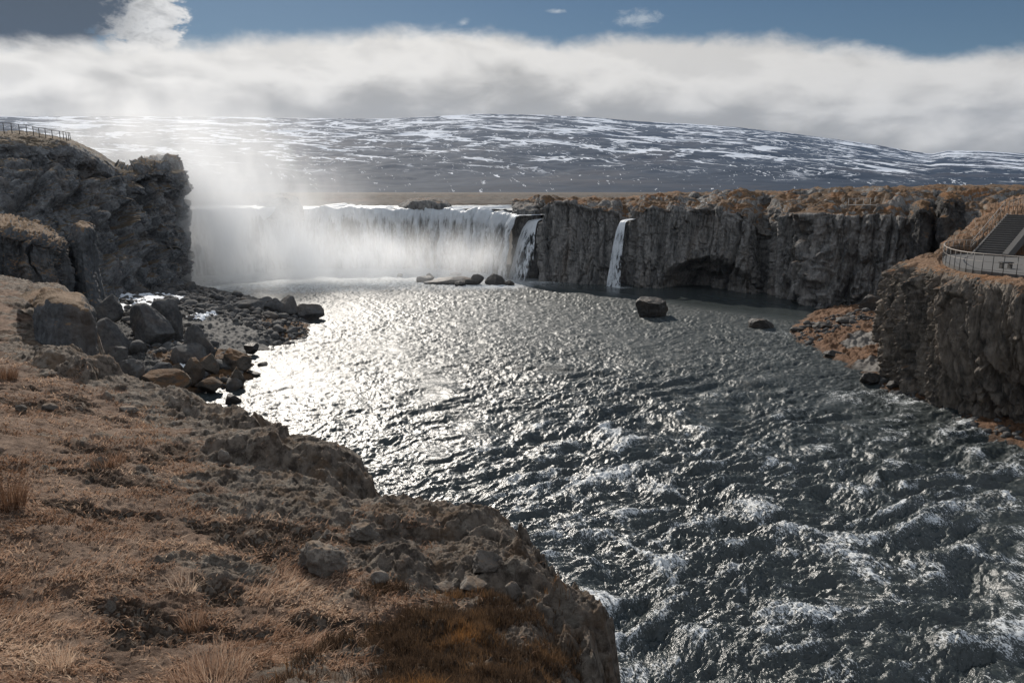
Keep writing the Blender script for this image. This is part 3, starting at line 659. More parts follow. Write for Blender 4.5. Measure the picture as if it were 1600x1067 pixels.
slb = np.c_[p[:, 0] + p[:, 2] * .45, p[:, 1] + p[:, 2] * .45, p[:, 2] * .35]
disp += low * sstep(1490, 1455, px) * (fbm(slb, 1.5, 5, .62, 90, 'r') * .55 + fbm(slb, 4.0, 3, .6, 91) * .14)
hump = (1 - low) * sstep(cum_[4], cum_[4] - .08, rowt)
disp += hump * (fbm(p, .22, 4, .55, 76) * .8 + fbm(p, .8, 4, .55, 77, 'b') * .5) + (1 - low) * fbm(p, 2.0, 3, .5, 78, 'b') * .14
q = p + nn.reshape(-1, 3) * disp[:, None]
# overhanging turf lip
lip = sstep(cum_[5] - .05, cum_[5], rowt) * sstep(cum_[5] + .09, cum_[5] + .02, rowt)
q[:, 2] += lip * fbm(p, .9, 4, .6, 79, 'b') * .35
# the ground is cut away under the deck and the stairs
_s0 = PZ(1522, 398, 10.0); _run = np.array([4.3, 3.0]) / math.hypot(4.3, 3.0); _sd = np.array([_run[1], -_run[0]])
_t = (q[:, :2] - _s0[:2]) @ _run; _w = (q[:, :2] - _s0[:2]) @ _sd
_m = (_t > -1.0) & (_t < 5.6) & (_w > -.5) & (_w < 3.0)
q[_m, 2] = np.minimum(q[_m, 2], 9.75 + np.clip(_t[_m], 0, 6) * .6 - .1)
_dk = np.array([PZ(a, b, 10.0) for a, b in [(1760, 452), (1632, 434.5), (1588, 429), (1550, 425.3), (1520, 421.8), (1491, 416.2), (1477.5, 410.6), (1472.5, 403.6), (1480, 398.3), (1508, 395.8), (1560, 397), (1790, 402)]])
_m = (sdf_poly(q[:, 0], q[:, 1], _dk) > -.35) & (low < .9)
q[_m, 2] = np.minimum(q[_m, 2], 9.78)
near_cliff = mesh_obj('cliff', q, grid_faces(*gx.shape), M_near, attrs={'turf': (1 - low) * .28}); struct(near_cliff)

# ------------------------------------------------------------------ low shores
def shore(name, wl, azr, rr, na, nrr, mat, prof, attrs):
    poly = np.array([PZ(a, b, 0) for a, b in wl])[:, :2]
    x, y = polar(np.linspace(R(azr[0]), R(azr[1]), na), np.exp(np.linspace(math.log(rr[0]), math.log(rr[1]), nrr))); sh = x.shape
    x, y = x.ravel(), y.ravel(); flat = np.c_[x, y, 0 * x]
    s = sdf_poly(x, y, poly) + fbm(flat, .35, 4, .55, 81) * 1.3 + fbm(flat, 1.4, 3, .5, 82) * .35
    z = prof(s, flat)
    return mesh_obj(name, np.c_[x, y, z], grid_faces(*sh), mat, attrs=attrs(x, y, s)), poly

def near_px(x, y, px, py, rad, z=1.0):
    c = PZ(px, py, z); return np.clip(1.35 - np.hypot(x - c[0], (y - c[1])) / rad, 0, 1)

swl = [(292, 440), (330, 452), (372, 461), (420, 470), (462, 484), (480, 498), (485, 512), (478, 525), (455, 535), (405, 549), (376, 557), (394, 572), (392, 592), (372, 605), (345, 607), (320, 613), (285, 612), (240, 640), (0, 760), (-400, 760), (-400, 436), (150, 425)]
def sprof(s, f): 
    t = np.maximum(s, 0)
    return np.where(s > 0, .05 + 2.9 * (1 - np.exp(-t / 9.0)) + (fbm(f, .5, 4, .55, 83) * .45 + fbm(f, 1.9, 3, .55, 84, 'b') * .28) * np.clip(t / 2, 0, 1), s * .35)
def sattr(x, y, s):
    return {'turf': np.clip(sstep(5, .5, s) * .75 * sstep(90, 74, y) + near_px(x, y, 372, 560, 9, .6) + near_px(x, y, 462, 520, 7, .3), 0, 1), 'sand': np.maximum.reduce([near_px(x, y, 350, 520, 5.5), near_px(x, y, 322, 522, 4.5), near_px(x, y, 385, 527, 5.0)]), 'wet': sstep(.7, .0, s)}
shore_ob, SPOLY = shore('shore', swl, (-42, -11), (40, 128), 460, 520, M_shore, sprof, sattr); struct(shore_ob)

bwl = [(1292, 478), (1262, 492), (1242, 510), (1236, 522), (1262, 540), (1290, 556), (1340, 578), (1350, 592), (1385, 607), (1432, 622), (1470, 640), (1490, 648), (1512, 662), (1545, 680), (1600, 703), (1720, 765), (1850, 745), (1850, 560), (1500, 480), (1380, 468)]
def bprof(s, f):
    t = np.maximum(s, 0)
    return np.where(s > 0, .04 + 1.5 * (1 - np.exp(-t / 5.0)) + (fbm(f, .45, 4, .55, 85, 'b') * .55 + fbm(f, 1.8, 3, .55, 86, 'b') * .25) * np.clip(t / 1.5, 0, 1), s * .3)
def battr(x, y, s):
    return {'turf': .85 - .7 * near_px(x, y, 1330, 548, 0.1) - .25 * sstep(1.0, .2, s), 'sand': np.maximum.reduce([near_px(x, y, 1368, 526, 3.2), near_px(x, y, 1345, 533, 2.2), near_px(x, y, 1372, 560, 2.4)]), 'wet': sstep(.6, .0, s)}
beach_ob, BPOLY = shore('beach', bwl, (16, 42), (34, 104), 420, 440, M_beach, bprof, battr); struct(beach_ob)
def shore_z(px, py, z0=1.0): return PZ(px, py, z0)
# ------------------------------------------------------------------ river
th = np.concatenate([np.linspace(R(-50), R(-26), 80)[:-1], np.linspace(R(-26), R(36), 1000), np.linspace(R(36), R(50), 60)[1:]])
dep = np.concatenate([np.linspace(R(60), R(36), 60)[:-1], np.linspace(R(36), R(5.5), 860)])
rs = CAMZ / np.tan(dep)
x, y = polar(th, rs); shp = x.shape; x, y = x.ravel(), y.ravel(); rr = np.hypot(x, y)
fa = R(24); fx = x * math.cos(fa) + y * math.sin(fa); fy = -x * math.sin(fa) + y * math.cos(fa)   # fy: along the flow
flat = np.c_[fx, fy, 0 * x]
warp = np.c_[fbm(flat, .11, 3, .5, 101), fbm(flat, .11, 3, .5, 102), 0 * x] * 3.0
w = flat + warp
# rapids build up towards the near right
rap = sstep(75, 34, rr) * sstep(-14, 6, x - (26 - y) * -.05) * .85 + .15 * sstep(95, 40, rr) + .08
calm = np.clip(sstep(9, 2, np.abs(-sdf_poly(x, y, np.array([P(855, 440, 123)[:2], P(1000, 452, 113)[:2], P(1110, 470, 102)[:2], P(1260, 485, 92)[:2], P(1290, 478, 98)[:2], P(1190, 460, 107)[:2], P(1000, 447, 118)[:2]]))) ) * .9, 0, 1)
h1 = fbm(w * np.array([.5, 1, 1]), .33, 2, .45, 103, 'r'); h2 = fbm(w * np.array([.55, 1, 1]), .55, 2, .45, 104); h3 = fbm(w * np.array([.7, 1, 1]), 1.7, 4, .58, 105); h4 = fbm(w * np.array([.8, 1, 1]), 4.6, 4, .65, 106)
mod = np.clip(.95 + 1.1 * fbm(flat * np.array([1, .5, 1]), .09, 4, .55, 111), .35, 1.7)
z = rap * (h1 * .28 + h2 * .46 + h3 * .20) + (.07 + .045 * rap) * h4 * mod + (.145 + .07 * sstep(50, 90, rr)) * h3 * mod * (1 - calm) + .10 * h2 * (1 - calm)
z *= (1 - .85 * calm)
crest = rap * (h1 * .50 + h2 * .95 + h3 * .4)
hr = fbm(w * np.array([.55, 1, 1]), .62, 3, .5, 112, 'r')
foam = .15 * sstep(.02, .42, fbm(w * np.array([1.3, .28, 1]), .7, 4, .6, 113)) * np.clip(rap * 1.5, 0, 1) + .31 * sstep(.40, .95, hr + crest * .5) * np.clip(rap * 1.6 + .10, 0, 1) + .24 * sstep(.12, .76, crest + fbm(w, .9, 4, .6, 107) * .45 * rap) + .16 * rap
foam += .34 * sstep(92, 122, rr + fbm(flat, .12, 3, .5, 110) * 14) * sstep(14, -4, x)
foam += .45 * sstep(106, 128, y - .10 * x + fbm(flat, .15, 3, .5, 108) * 7) * sstep(28, 4, x) + .05 * fbm(flat * np.array([1, .4, 1]), .3, 4, .6, 109)
for (a, b, r_) in ((1020, 497, 3.4), (1193, 516, 3.2), (780, 446, 4), (1180, 548, 5), (1245, 520, 3), (1375, 612, 3.2), (1440, 626, 2.6), (1530, 665, 3.0)):
    c = PZ(a, b, 0); foam += .30 * np.exp(-(((x - c[0]) / r_) ** 2 + ((y - c[1] + .8) / (r_ * .8)) ** 2))
c = P(968, 447, 117.5); foam += .6 * np.exp(-(((x - c[0]) / 2.4) ** 2 + ((y - c[1]) / 1.3) ** 2))
river = mesh_obj('river', np.c_[x, y, z], grid_faces(*shp), M_water, attrs={'foam': foam, 'calm': calm, 'chop': (.22 + .29 * sstep(24, 75, rr)) * (1 - .6 * calm)}); struct(river)

# ------------------------------------------------------------------ the ground sheet, the plain above the falls, the mountain
bed = mesh_obj('river_bed', [(-9000, -9000, -3.5), (9000, -9000, -3.5), (9000, 60, -3.5), (-9000, 60, -3.5)], [(0, 1, 2, 3)], M_plain, smooth=False); struct(bed)
azs = np.linspace(R(-62), R(62), 700); rs = np.concatenate([np.linspace(158, 420, 150), np.exp(np.linspace(math.log(430), math.log(16000), 90))])
x, y = polar(azs, rs); shp = x.shape; x, y = x.ravel(), y.ravel(); flat = np.c_[x, y, 0 * x]; rr = np.hypot(x, y)
z = 12.25 + sstep(165, 300, rr) * 1.1 + .5 * sstep(300, 1500, rr) + (fbm(flat, .035, 5, .55, 121) * .9 + fbm(flat, .2, 3, .5, 122, 'b') * .55) * sstep(158, 190, rr) * sstep(3000, 600, rr)
z = np.where(rr > 2500, z - (rr - 2500) * .01, z)
z -= sstep(176, 168, rr + fbm(flat, .03, 3, .5, 123) * 10) * 2.0 * (sstep(48, 38, x))      # the upper river's channel
plain = mesh_obj('plain', np.c_[x, y, z], grid_faces(*shp), M_plain); struct(plain)

prof_px = [(-900, 190), (-300, 186), (0, 182), (200, 182), (350, 183), (500, 185), (600, 186), (680, 182), (750, 178), (850, 180), (930, 184), (1000, 190), (1080, 194), (1150, 199), (1230, 208), (1300, 217), (1370, 227), (1420, 236), (1455, 241), (1480, 236), (1530, 236), (1600, 240), (1700, 238), (2000, 250), (2600, 262)]
pa = [dir_el(a, b) for a, b in prof_px]
azs = np.linspace(R(-60), R(58), 900); ts = np.linspace(0, 1, 260)
RB, RT = 1900.0, 6800.0
A, T = np.meshgrid(azs, ts); Rr = RB + (RT - RB) * T
elr = np.interp(A, [a for a, e in pa], [math.tan(e) for a, e in pa])
f3 = np.c_[(np.sin(A) * Rr).ravel(), (np.cos(A) * Rr).ravel(), 0 * A.ravel()]
gul = (fbm(f3, .0011, 5, .55, 131).reshape(A.shape) * 62 + fbm(f3, .006, 4, .55, 133).reshape(A.shape) * 14) * np.sin(np.pi * np.clip(T, 0, 1)) ** .6
Z = CAMZ - 6 + (elr * RT + 6) * (.30 * T + .70 * T ** 1.7) + gul
rise = (Z / (elr * RT + 6))
back = np.concatenate([np.stack([np.sin(A) * Rr, np.cos(A) * Rr, Z], -1), np.stack([np.sin(azs) * 9000, np.cos(azs) * 9000, Z[-1] * .9], -1)[None]], 0)
rise = np.concatenate([rise, rise[-1:]], 0); acr = np.concatenate([A, A[-1:]], 0) * 9.0
mount = mesh_obj('mountain', back.reshape(-1, 3), grid_faces(*back.shape[:2]), M_mount, attrs={'rise': rise, 'across': acr}); struct(mount)

# ------------------------------------------------------------------ upper river and the falls
def sheet(name, lip, mat, ztop, zbot, throw, ns, nt, rough, label, cat='waterfall', edgefn=None, group=None, back=10.0, spread=0.0, lumps=1.0):
    """water that slides over a lip line (plan points) and falls in an outward arc"""
    L = catmull(np.array(lip), ns, 0); tang = np.gradient(L[:, :2], axis=0); tang /= np.linalg.norm(tang, axis=1)[:, None]
    out = np.c_[tang[:, 1], -tang[:, 0]]
    s = np.r_[0, np.cumsum(np.linalg.norm(np.diff(L[:, :2], axis=0), axis=1))]
    nb = nt // 5; rows = []; drops = []
    mid = s[-1] / 2
    for k in range(nb):
        t = 1 - k / nb; rows.append(np.c_[L[:, :2] - out * back * t ** 1.5, L[:, 2] + .28 * t ** .7]); drops.append(np.zeros(ns) - back * t)
    for k in range(nt):
        t = k / (nt - 1); h = (L[:, 2] - zbot) * t
        fan = (s - mid) / (mid + 1e-6) * spread * t ** .8
        rows.append(np.c_[L[:, :2] + out * (throw * math.sqrt(t) * (1 - .12 * t))[..., None] + tang * fan[:, None] if np.ndim(throw) else L[:, :2] + out * throw * math.sqrt(t) + tang * fan[:, None], L[:, 2] - h]); drops.append(h)
    G = np.array(rows); D = np.array(drops); S = np.repeat(s[None], len(rows), 0)
    p = np.c_[S.ravel(), (D * .16).ravel(), 0 * S.ravel()]
    disp = (fbm(p, .30, 5, .6, 141) * 2.0 + fbm(p, 1.2, 4, .6, 142, 'b') * .8) * rough * np.clip(D.ravel() * .6 + .25, .12, 1) * lumps
    G[:, :, 2] += (fbm(np.c_[s, 0 * s, 0 * s], .22, 4, .55, 145) * 1.25 * lumps * (rough > .5))[None] * np.clip(1 - D / 8, 0, 1); bl_ = (fbm(np.c_[s, 0 * s, 0 * s], .10, 4, .6, 146) * 4.5 * (rough > .5))[None, :, None]; G[:, :, :2] += bl_ * out[None]
    nn = normals(G); sg = np.sign((nn * (np.array([0, 0, CAMZ]) - G)).sum(2).mean()); nn = nn * sg
    q = G.reshape(-1, 3) + nn.reshape(-1, 3) * disp[:, None]
    at = {'along': S, 'drop': D}
    if edgefn is not None: at['edge'] = edgefn(S / s[-1], np.clip(D / (L[:, 2].mean() - zbot), 0, 1))
    org = (L[ns // 2, 0], L[ns // 2, 1], zbot)
    o = mesh_obj(name, q, grid_faces(*S.shape), mat, attrs=at, origin=org)
    thing(o, label, cat, group); return o

def lipz(px, d, z): v = P(px, 330, d); return (v[0], v[1], z)
lip_main = [lipz(230, 132, 11.9), lipz(300, 136, 11.95), lipz(370, 142, 12.0), lipz(430, 148, 12.0), lipz(480, 150, 12.05), lipz(530, 149, 11.9), lipz(580, 150, 11.8), lipz(640, 150, 11.9), lipz(690, 148.5, 11.8), lipz(730, 146, 11.7), lipz(765, 141.5, 11.45), lipz(790, 136, 11.2), lipz(803, 131.5, 11.0), lipz(809, 128.5, 10.9)]
sheet('waterfall', lip_main, M_fall, 12, -.5, 2.6, 620, 150, .9, 'broad horseshoe curtain of white water pouring over the far lip into mist')
# slender fall at the buttress
v0, v1 = P(829, 342, 130.5), P(843, 342, 128.5)
lip_b = [(v0[0], v0[1], 10.2), ((v0[0] + v1[0]) / 2, (v0[1] + v1[1]) / 2, 10.3), (v1[0], v1[1], 10.2)]
sheet('waterfall', lip_b, M_thin, 11, -.4, 3.4, 80, 130, .35, 'pale fan of water fanning down the buttress at the right end of the broad falls', edgefn=lambda s, t: .35 * (1 - s) ** 2 + .25 - .35 * t * s, back=3, spread=2.2)
v0, v1 = P(971, 344, 120.3), P(979.5, 344, 119.5)
lip_c = [(v0[0], v0[1], 10.45), ((v0[0] + v1[0]) / 2, (v0[1] + v1[1]) / 2, 10.45), (v1[0], v1[1], 10.4)]
sheet('waterfall', lip_c, M_thin, 11, -.3, 2.4, 60, 130, .22, 'narrow bluish ribbon of water dropping alone down the dark cliff wall', edgefn=lambda s, t: .45 - .25 * t, back=2.5, spread=.9)
# the river above the lip
azs = np.linspace(R(-40), R(2.5), 260); rs = np.linspace(136, 182, 80)
L = catmull(np.array(lip_main), 260, 0); la = np.arctan2(L[:, 0], L[:, 1]); lr = np.hypot(L[:, 0], L[:, 1]); o_ = np.argsort(la)
A, T = np.meshgrid(np.linspace(R(-30), R(.4), 320), np.linspace(0, 1, 70)); r0 = np.interp(A, la[o_], lr[o_]) + 3.0; Rr = r0 + (186 - r0) * T
x, y = (np.sin(A) * Rr).ravel(), (np.cos(A) * Rr).ravel(); flat = np.c_[x, y, 0 * x]
z = 11.75 + fbm(flat, .5, 4, .6, 151) * .25 + .25 * T.ravel()
up = mesh_obj('upper_river', np.c_[x, y, z], grid_faces(*A.shape), M_water, attrs={'foam': .75 - .1 * T.ravel(), 'calm': 0 * x, 'chop': 0 * x + .4}); struct(up)

# buttress between the broad falls and the fan, and knobs of rock in the lip
def crag(name, cols, nr, nc, mat, seed, amp, label, cat):
    G, gx, gy = loft(cols, nr, nc); nn = facing(G); p = G.reshape(-1, 3)
    f1, f2, fid = worley(p * np.array([1, 1, .3]) + fbm(p, .6, 3, .5, seed)[:, None] * .6, .5, seed + 1)
    disp = ((fid - .5) * 1.1 * sstep(0, .2, f2 - f1) + fbm(p, .8, 5, .58, seed + 2) * .8) * amp
    org = p[len(p) // 2]
    o = mesh_obj(name, p + nn.reshape(-1, 3) * disp[:, None], grid_faces(*gx.shape), mat, origin=org); return thing(o, label, cat)
crag('rock_buttress', [[(800, 322, 146), (803, 332, 136), (800, 380, 136), (798, 432, 136)], [(806, 320, 145), (808, 328, 132.5), (807, 380, 132), (806, 436, 131.5)], [(822, 318, 144), (824, 326, 131), (824, 380, 130.5), (822, 438, 130)], [(840, 318, 143), (842, 330, 131), (842, 380, 131), (842, 438, 130.5)], [(846, 318, 143), (850, 336, 136), (852, 380, 136), (852, 436, 136)]], 120, 120, M_far, 161, .7, 'brown rock buttress with a rounded top between the broad falls and the water fan', 'rock buttress')
# ------------------------------------------------------------------ ground lookup
from mathutils.bvhtree import BVHTree
_bvh = {}
def bvh_of(*obs):
    key = tuple(o.name for o in obs)
    if key not in _bvh:
        V, Fc = [], []
        for o in obs:
            me = o.data; b = len(V)
            co = np.empty(len(me.vertices) * 3, np.float32); me.vertices.foreach_get('co', co); co = co.reshape(-1, 3) + np.array(o.location, np.float32)
            V.extend(map(tuple, co.tolist())); ix = np.empty(len(me.loops), np.int32); me.loops.foreach_get('vertex_index', ix)
            Fc.extend(map(tuple, (ix.reshape(-1, 4) + b).tolist()))
        _bvh[key] = BVHTree.FromPolygons(V, Fc)
    return _bvh[key]
def ground(x, y, *obs, top=60, default=0.0):
    h = bvh_of(*obs).ray_cast(Vector((x, y, top)), Vector((0, 0, -1)))
    return h[0].z if h[0] is not None else default
def hit(px, py, *obs):
    """where the line of sight at px, py first meets those surfaces"""
    h = bvh_of(*obs).ray_cast(Vector((0, 0, CAMZ)), Vector(ray(px, py)).normalized())
    return np.array(h[0]) if h[0] is not None else None

# ------------------------------------------------------------------ boulders
_ico = {}
def ico(k):
    if k not in _ico:
        bm = bmesh.new(); bmesh.ops.create_icosphere(bm, subdivisions=k, radius=1)
        _ico[k] = (np.array([v.co[:] for v in bm.verts]), np.array([[v.index for v in f.verts] for f in bm.faces])); bm.free()
    return _ico[k]
def rock_shape(seed, k=5, cuts=9, soft=.06, rough=.05):
    cuts = cuts + 3
    r_ = np.random.default_rng(seed); V, Fc = ico(k); V = V.copy()
    nrm = r_.normal(size=(cuts, 3)); nrm /= np.linalg.norm(nrm, axis=1)[:, None]; ds = r_.uniform(.50, .84, cuts)
    for nv, dd in zip(nrm, ds):
        h = V @ nv - dd; m = h > 0
        V[m] -= np.outer(h[m] * (1 - soft), nv)
    V = V / np.abs(V).max(axis=0)
    V = V + (V / (np.linalg.norm(V, axis=1)[:, None] + 1e-6)) * (fbm(V + seed * 3.1, 1.6, 4, .55, seed % 97) * rough * 2.6 + fbm(V + seed, 5.5, 3, .55, seed % 89, 'b') * rough * .8)[:, None]
    return V, Fc
def boulder(px, pyb, w, h, zb, seed, label, mat=None, name='boulder', deep=.8, tilt=0.0, yaw=None, cuts=9, sink=.18, group=None, k=5, rough=.05, d=None, lean=0.0):
    """px: centre, pyb: foot in the photo, w, h: its size in photo pixels, zb: height of its foot"""
    c = PZ(px, pyb, zb) if d is None else P(px, pyb, d); dist = c[1]
    W, H = w * dist / F, h * dist / F
    V, Fc = rock_shape(seed, k, cuts, .06, rough)
    V = V * np.array([W / 2, W / 2 * deep, H / 2 * (1 + sink)])
    V[:, 0] += V[:, 2] * lean
    a = tilt; ca, sa = math.cos(a), math.sin(a)
    V = np.c_[V[:, 0] * ca + V[:, 2] * sa, V[:, 1], -V[:, 0] * sa + V[:, 2] * ca]
    yw = (seed * .37 % .5 - .25) if yaw is None else yaw; ca, sa = math.cos(yw), math.sin(yw)
    V = np.c_[V[:, 0] * ca - V[:, 1] * sa, V[:, 0] * sa + V[:, 1] * ca, V[:, 2]]
    V[:, 2] += H / 2 * (1 - sink); V[:, 1] += W / 2 * deep * .5
    o = mesh_obj(name, V, Fc, mat or M_boul); o.location = tuple(map(float, c)); return thing(o, label, 'rock' if name != 'boulder' else 'boulder', group)

B = boulder
# the shore under the bluff
B(231, 545, 80, 72, 1.3, 11, 'large rounded grey boulder leaning to the right below the bluish snow patch', cuts=7, tilt=.25, rough=.035)
B(258, 528, 58, 64, 1.6, 12, 'grey boulder standing directly behind the large rounded one, beside the snow', tilt=.35, cuts=7)
B(172, 572, 62, 78, 1.6, 13, 'big dark blocky boulder with a pale patch on its flat top', M_boul, cuts=6, rough=.03)
B(165, 508, 48, 54, 3.0, 14, 'dark boulder wedged at the foot of the rock pillar, above the blocky one', tilt=.4)
B(312, 569, 66, 58, .9, 15, 'pointed leaning slab with its long edge sloping down to the right', M_boul, deep=.45, lean=-.45, cuts=10, tilt=.5)
B(293, 574, 56, 36, 1.0, 16, 'pale topped grey boulder resting in front of the leaning slab', cuts=7, rough=.03)
B(184, 578, 46, 40, 1.5, 17, 'dark slanting rock with a pale sunlit upper edge pointing right', M_boul, deep=.5, tilt=-.45)
B(208, 604, 46, 54, 1.1, 18, 'steep dark boulder just above the brown topped rock by the bank', M_boul)
B(252, 618, 84, 38, .6, 19, 'wide boulder with a rusty brown top at the foot of the near bank', M_moss, cuts=7)
B(249, 594, 44, 28, .9, 20, 'low dark rock between the steep boulder and the small white snow strip', M_boul)
B(300, 599, 40, 40, .5, 21, 'squarish dark brown boulder with mossy top near the water edge', M_moss, cuts=6)
B(325, 586, 36, 34, .6, 22, 'brown boulder tucked right behind the squarish mossy one', M_moss)
B(324, 614, 48, 24, .1, 23, 'flat topped brown block standing in the shallows', M_moss, cuts=6, rough=.025)
B(369, 605, 28, 32, .1, 24, 'orange mossy rock with a dark wet foot at the water line', M_moss)
B(368, 583, 58, 38, .3, 25, 'broad hump of rock covered in orange brown moss', M_moss, rough=.07)
B(346, 578, 28, 22, .5, 26, 'small rounded rock between the leaning slab and the mossy hump', M_moss)
B(360, 632, 32, 17, -.1, 27, 'lone smooth brown rock in the bright water below the shore', M_wet, rough=.03)
B(410, 573, 16, 8, -.05, 28, 'little brown stone awash in glitter right of the mossy hump', M_wet, k=4)
B(394, 589, 24, 10, -.05, 29, 'thin dark stone barely above water beside the orange mossy rock', M_wet, k=4)
B(393, 553, 28, 19, .2, 30, 'dark wet boulder at the end of the sand patch', M_wet)
B(428, 497, 38, 32, .5, 31, 'grey boulder with a lit left flank near the tip of the shore', cuts=8)
B(448, 498, 40, 36, .3, 32, 'dark rounded boulder behind the lit one near the shore tip', M_boul)
B(482, 502, 46, 30, -.1, 33, 'pyramid shaped boulder alone in the water off the shore tip', M_boul, cuts=8)
B(391, 489, 50, 25, 1.0, 34, 'long low brown grey boulder lying left of the pair at the shore tip', M_boul, cuts=6)
B(412, 476, 30, 12, .8, 35, 'flat slab behind the long low boulder', M_boul, deep=.6)
B(298, 468, 24, 28, 1.0, 36, 'upright dark rock at the foot of the high bluff corner', M_boul)
B(322, 470, 26, 20, .8, 37, 'blocky rock on the gravel right of the bluff corner', M_boul)
B(345, 482, 30, 22, 1.0, 38, 'rounded rock among the gravel in the middle of the shore', M_boul)
B(292, 545, 24, 16, 1.2, 39, 'small grey rock left of the sand behind the leaning slab', M_boul)
B(425, 524, 24, 10, .5, 40, 'flat dark stone where gravel meets the orange moss', M_boul, k=4)
B(372, 506, 26, 14, .8, 41, 'pale grey stone lying above the dark sand', M_boul, k=4)
B(276, 588, 22, 22, .8, 42, 'narrow rock left of the squarish brown boulder', M_moss, k=4)
# rocks in the river
B(624, 434, 11, 7, -.1, 51, 'small reddish rock alone in the river left of the rock bar', M_moss, k=4, name='river_rock')
B(661, 442, 32, 11, -.1, 52, 'slanted dark slab at the left end of the rock bar', M_wet, k=4, name='river_rock', tilt=-.2)
B(672, 438, 14, 11, -.1, 53, 'small dark hump behind the slanted slab of the rock bar', M_wet, k=4, name='river_rock')
B(697, 445, 74, 10, -.1, 54, 'broken dark rock in the middle of the rock bar', M_wet, k=4, name='river_rock', rough=.09)
B(722, 442, 60, 9, -.1, 55, 'low orange brown ledge along the rock bar', M_moss, k=4, name='river_rock', rough=.09)
B(719, 448, 18, 9, -.1, 56, 'stubby rock at the front of the rock bar', M_wet, k=4, name='river_rock')
B(735, 446, 22, 10, -.1, 57, 'flat dark rock just before the wedge shaped one', M_wet, k=4, name='river_rock')
B(711, 431, 20, 4.5, -.05, 58, 'reddish sliver of rock behind the rock bar', M_moss, k=4, name='river_rock')
B(746, 446, 22, 19, -.1, 59, 'wedge shaped boulder with its peak on the left, in the rock bar', M_wet, name='river_rock', tilt=.3)
B(775, 446, 36, 18, -.1, 60, 'biggest squared boulder of the rock bar', M_wet, name='river_rock', cuts=6)
B(796, 447, 16, 10, -.1, 61, 'small round boulder at the right end of the rock bar', M_wet, name='river_rock', k=4)
B(1020, 499, 60, 38, -.2, 62, 'large domed boulder standing alone in the dark river below the cliff wall', M_wet, name='river_rock', cuts=8, rough=.06)
B(1192, 515, 41, 20, -.15, 63, 'smaller dark boulder in the river near the orange beach', M_wet, name='river_rock', cuts=8)
# the right shore
B(1364, 488, 46, 28, 1.0, 71, 'long black slab lying against the foot of the near cliff', M_wet, cuts=7, tilt=-.18, name='beach_rock')
B(1305, 558, 38, 11, .05, 72, 'flat dark ledge at the beach edge below the grey sand', M_wet, name='beach_rock', rough=.06)
B(1362, 600, 40, 17, .05, 73, 'layered dark rock jutting into the water below the near cliff', M_wet, name='beach_rock', rough=.10)
B(1398, 607, 26, 12, .1, 74, 'dark jagged rock right of the layered one under the cliff', M_wet, name='beach_rock', rough=.08, k=4)
B(1246, 520, 24, 9, .05, 75, 'low wet rock at the outer tip of the beach', M_wet, name='beach_rock', k=4)
B(1286, 514, 30, 11, .6, 76, 'dark broken rock amid orange moss near the beach tip', M_wet, name='beach_rock', rough=.08, k=4)
B(1322, 508, 34, 12, .8, 77, 'dark rock pile stone in the middle of the beach', M_wet, name='beach_rock', rough=.09, k=4)
B(1352, 504, 30, 14, .9, 78, 'dark rough rock just below the black slab', M_wet, name='beach_rock', rough=.09, k=4)
B(1376, 506, 20, 12, 1.0, 79, 'small dark rock touching the near cliff foot', M_wet, name='beach_rock', k=4)
# near bank
def on_bank(px, py, w, h, seed, label, **kw):
    q = hit(px, py, bank)
    if q is None: q = PZ(px, py, 8.6)
    return B(px, py, w, h, 0, seed, label, d=q[1], **kw)
on_bank(502, 898, 82, 54, 81, 'rough dark lava rock bedded in dry grass', mat=M_lava, name='lava_rock', rough=.12, sink=.35)
on_bank(566, 842, 54, 24, 82, 'dark angular rock poking out under the crusty rim ledge', mat=M_lava, name='lava_rock', sink=.35, rough=.10)
on_bank(756, 890, 62, 32, 83, 'pale rounded rock among brown moss near the rim', mat=M_lava, name='lava_rock', cuts=6, rough=.10, sink=.45)
on_bank(592, 914, 34, 22, 84, 'small dark stone in grass right of the rough lava rock', mat=M_lava, name='lava_rock', sink=.35, k=4)
on_bank(735, 925, 58, 20, 85, 'flat bluish rock lying behind the rusty heather', mat=M_lava, name='lava_rock', sink=.4)
on_bank(800, 935, 34, 26, 86, 'knobby grey stone beside the rusty heather', mat=M_lava, name='lava_rock', sink=.3, k=4)
on_bank(690, 925, 44, 14, 87, 'dark low stone left of the flat bluish rock', mat=M_lava, name='lava_rock', sink=.4, k=4)
on_bank(30, 642, 20, 12, 88, 'small bluish stone in the grass at the left edge', mat=M_lava, name='lava_rock', sink=.3, k=4)
on_bank(72, 642, 34, 12, 89, 'pale flat stone in the grass right of the small bluish one', mat=M_lava, name='lava_rock', sink=.4, k=4)
on_bank(200, 645, 36, 12, 90, 'grey flat stone in turf above the dark heath patch', mat=M_lava, name='lava_rock', sink=.4, k=4)
on_bank(350, 722, 22, 22, 91, 'dark upright stone at the left end of the crusty ledge', mat=M_lava, name='lava_rock', sink=.3, k=4)

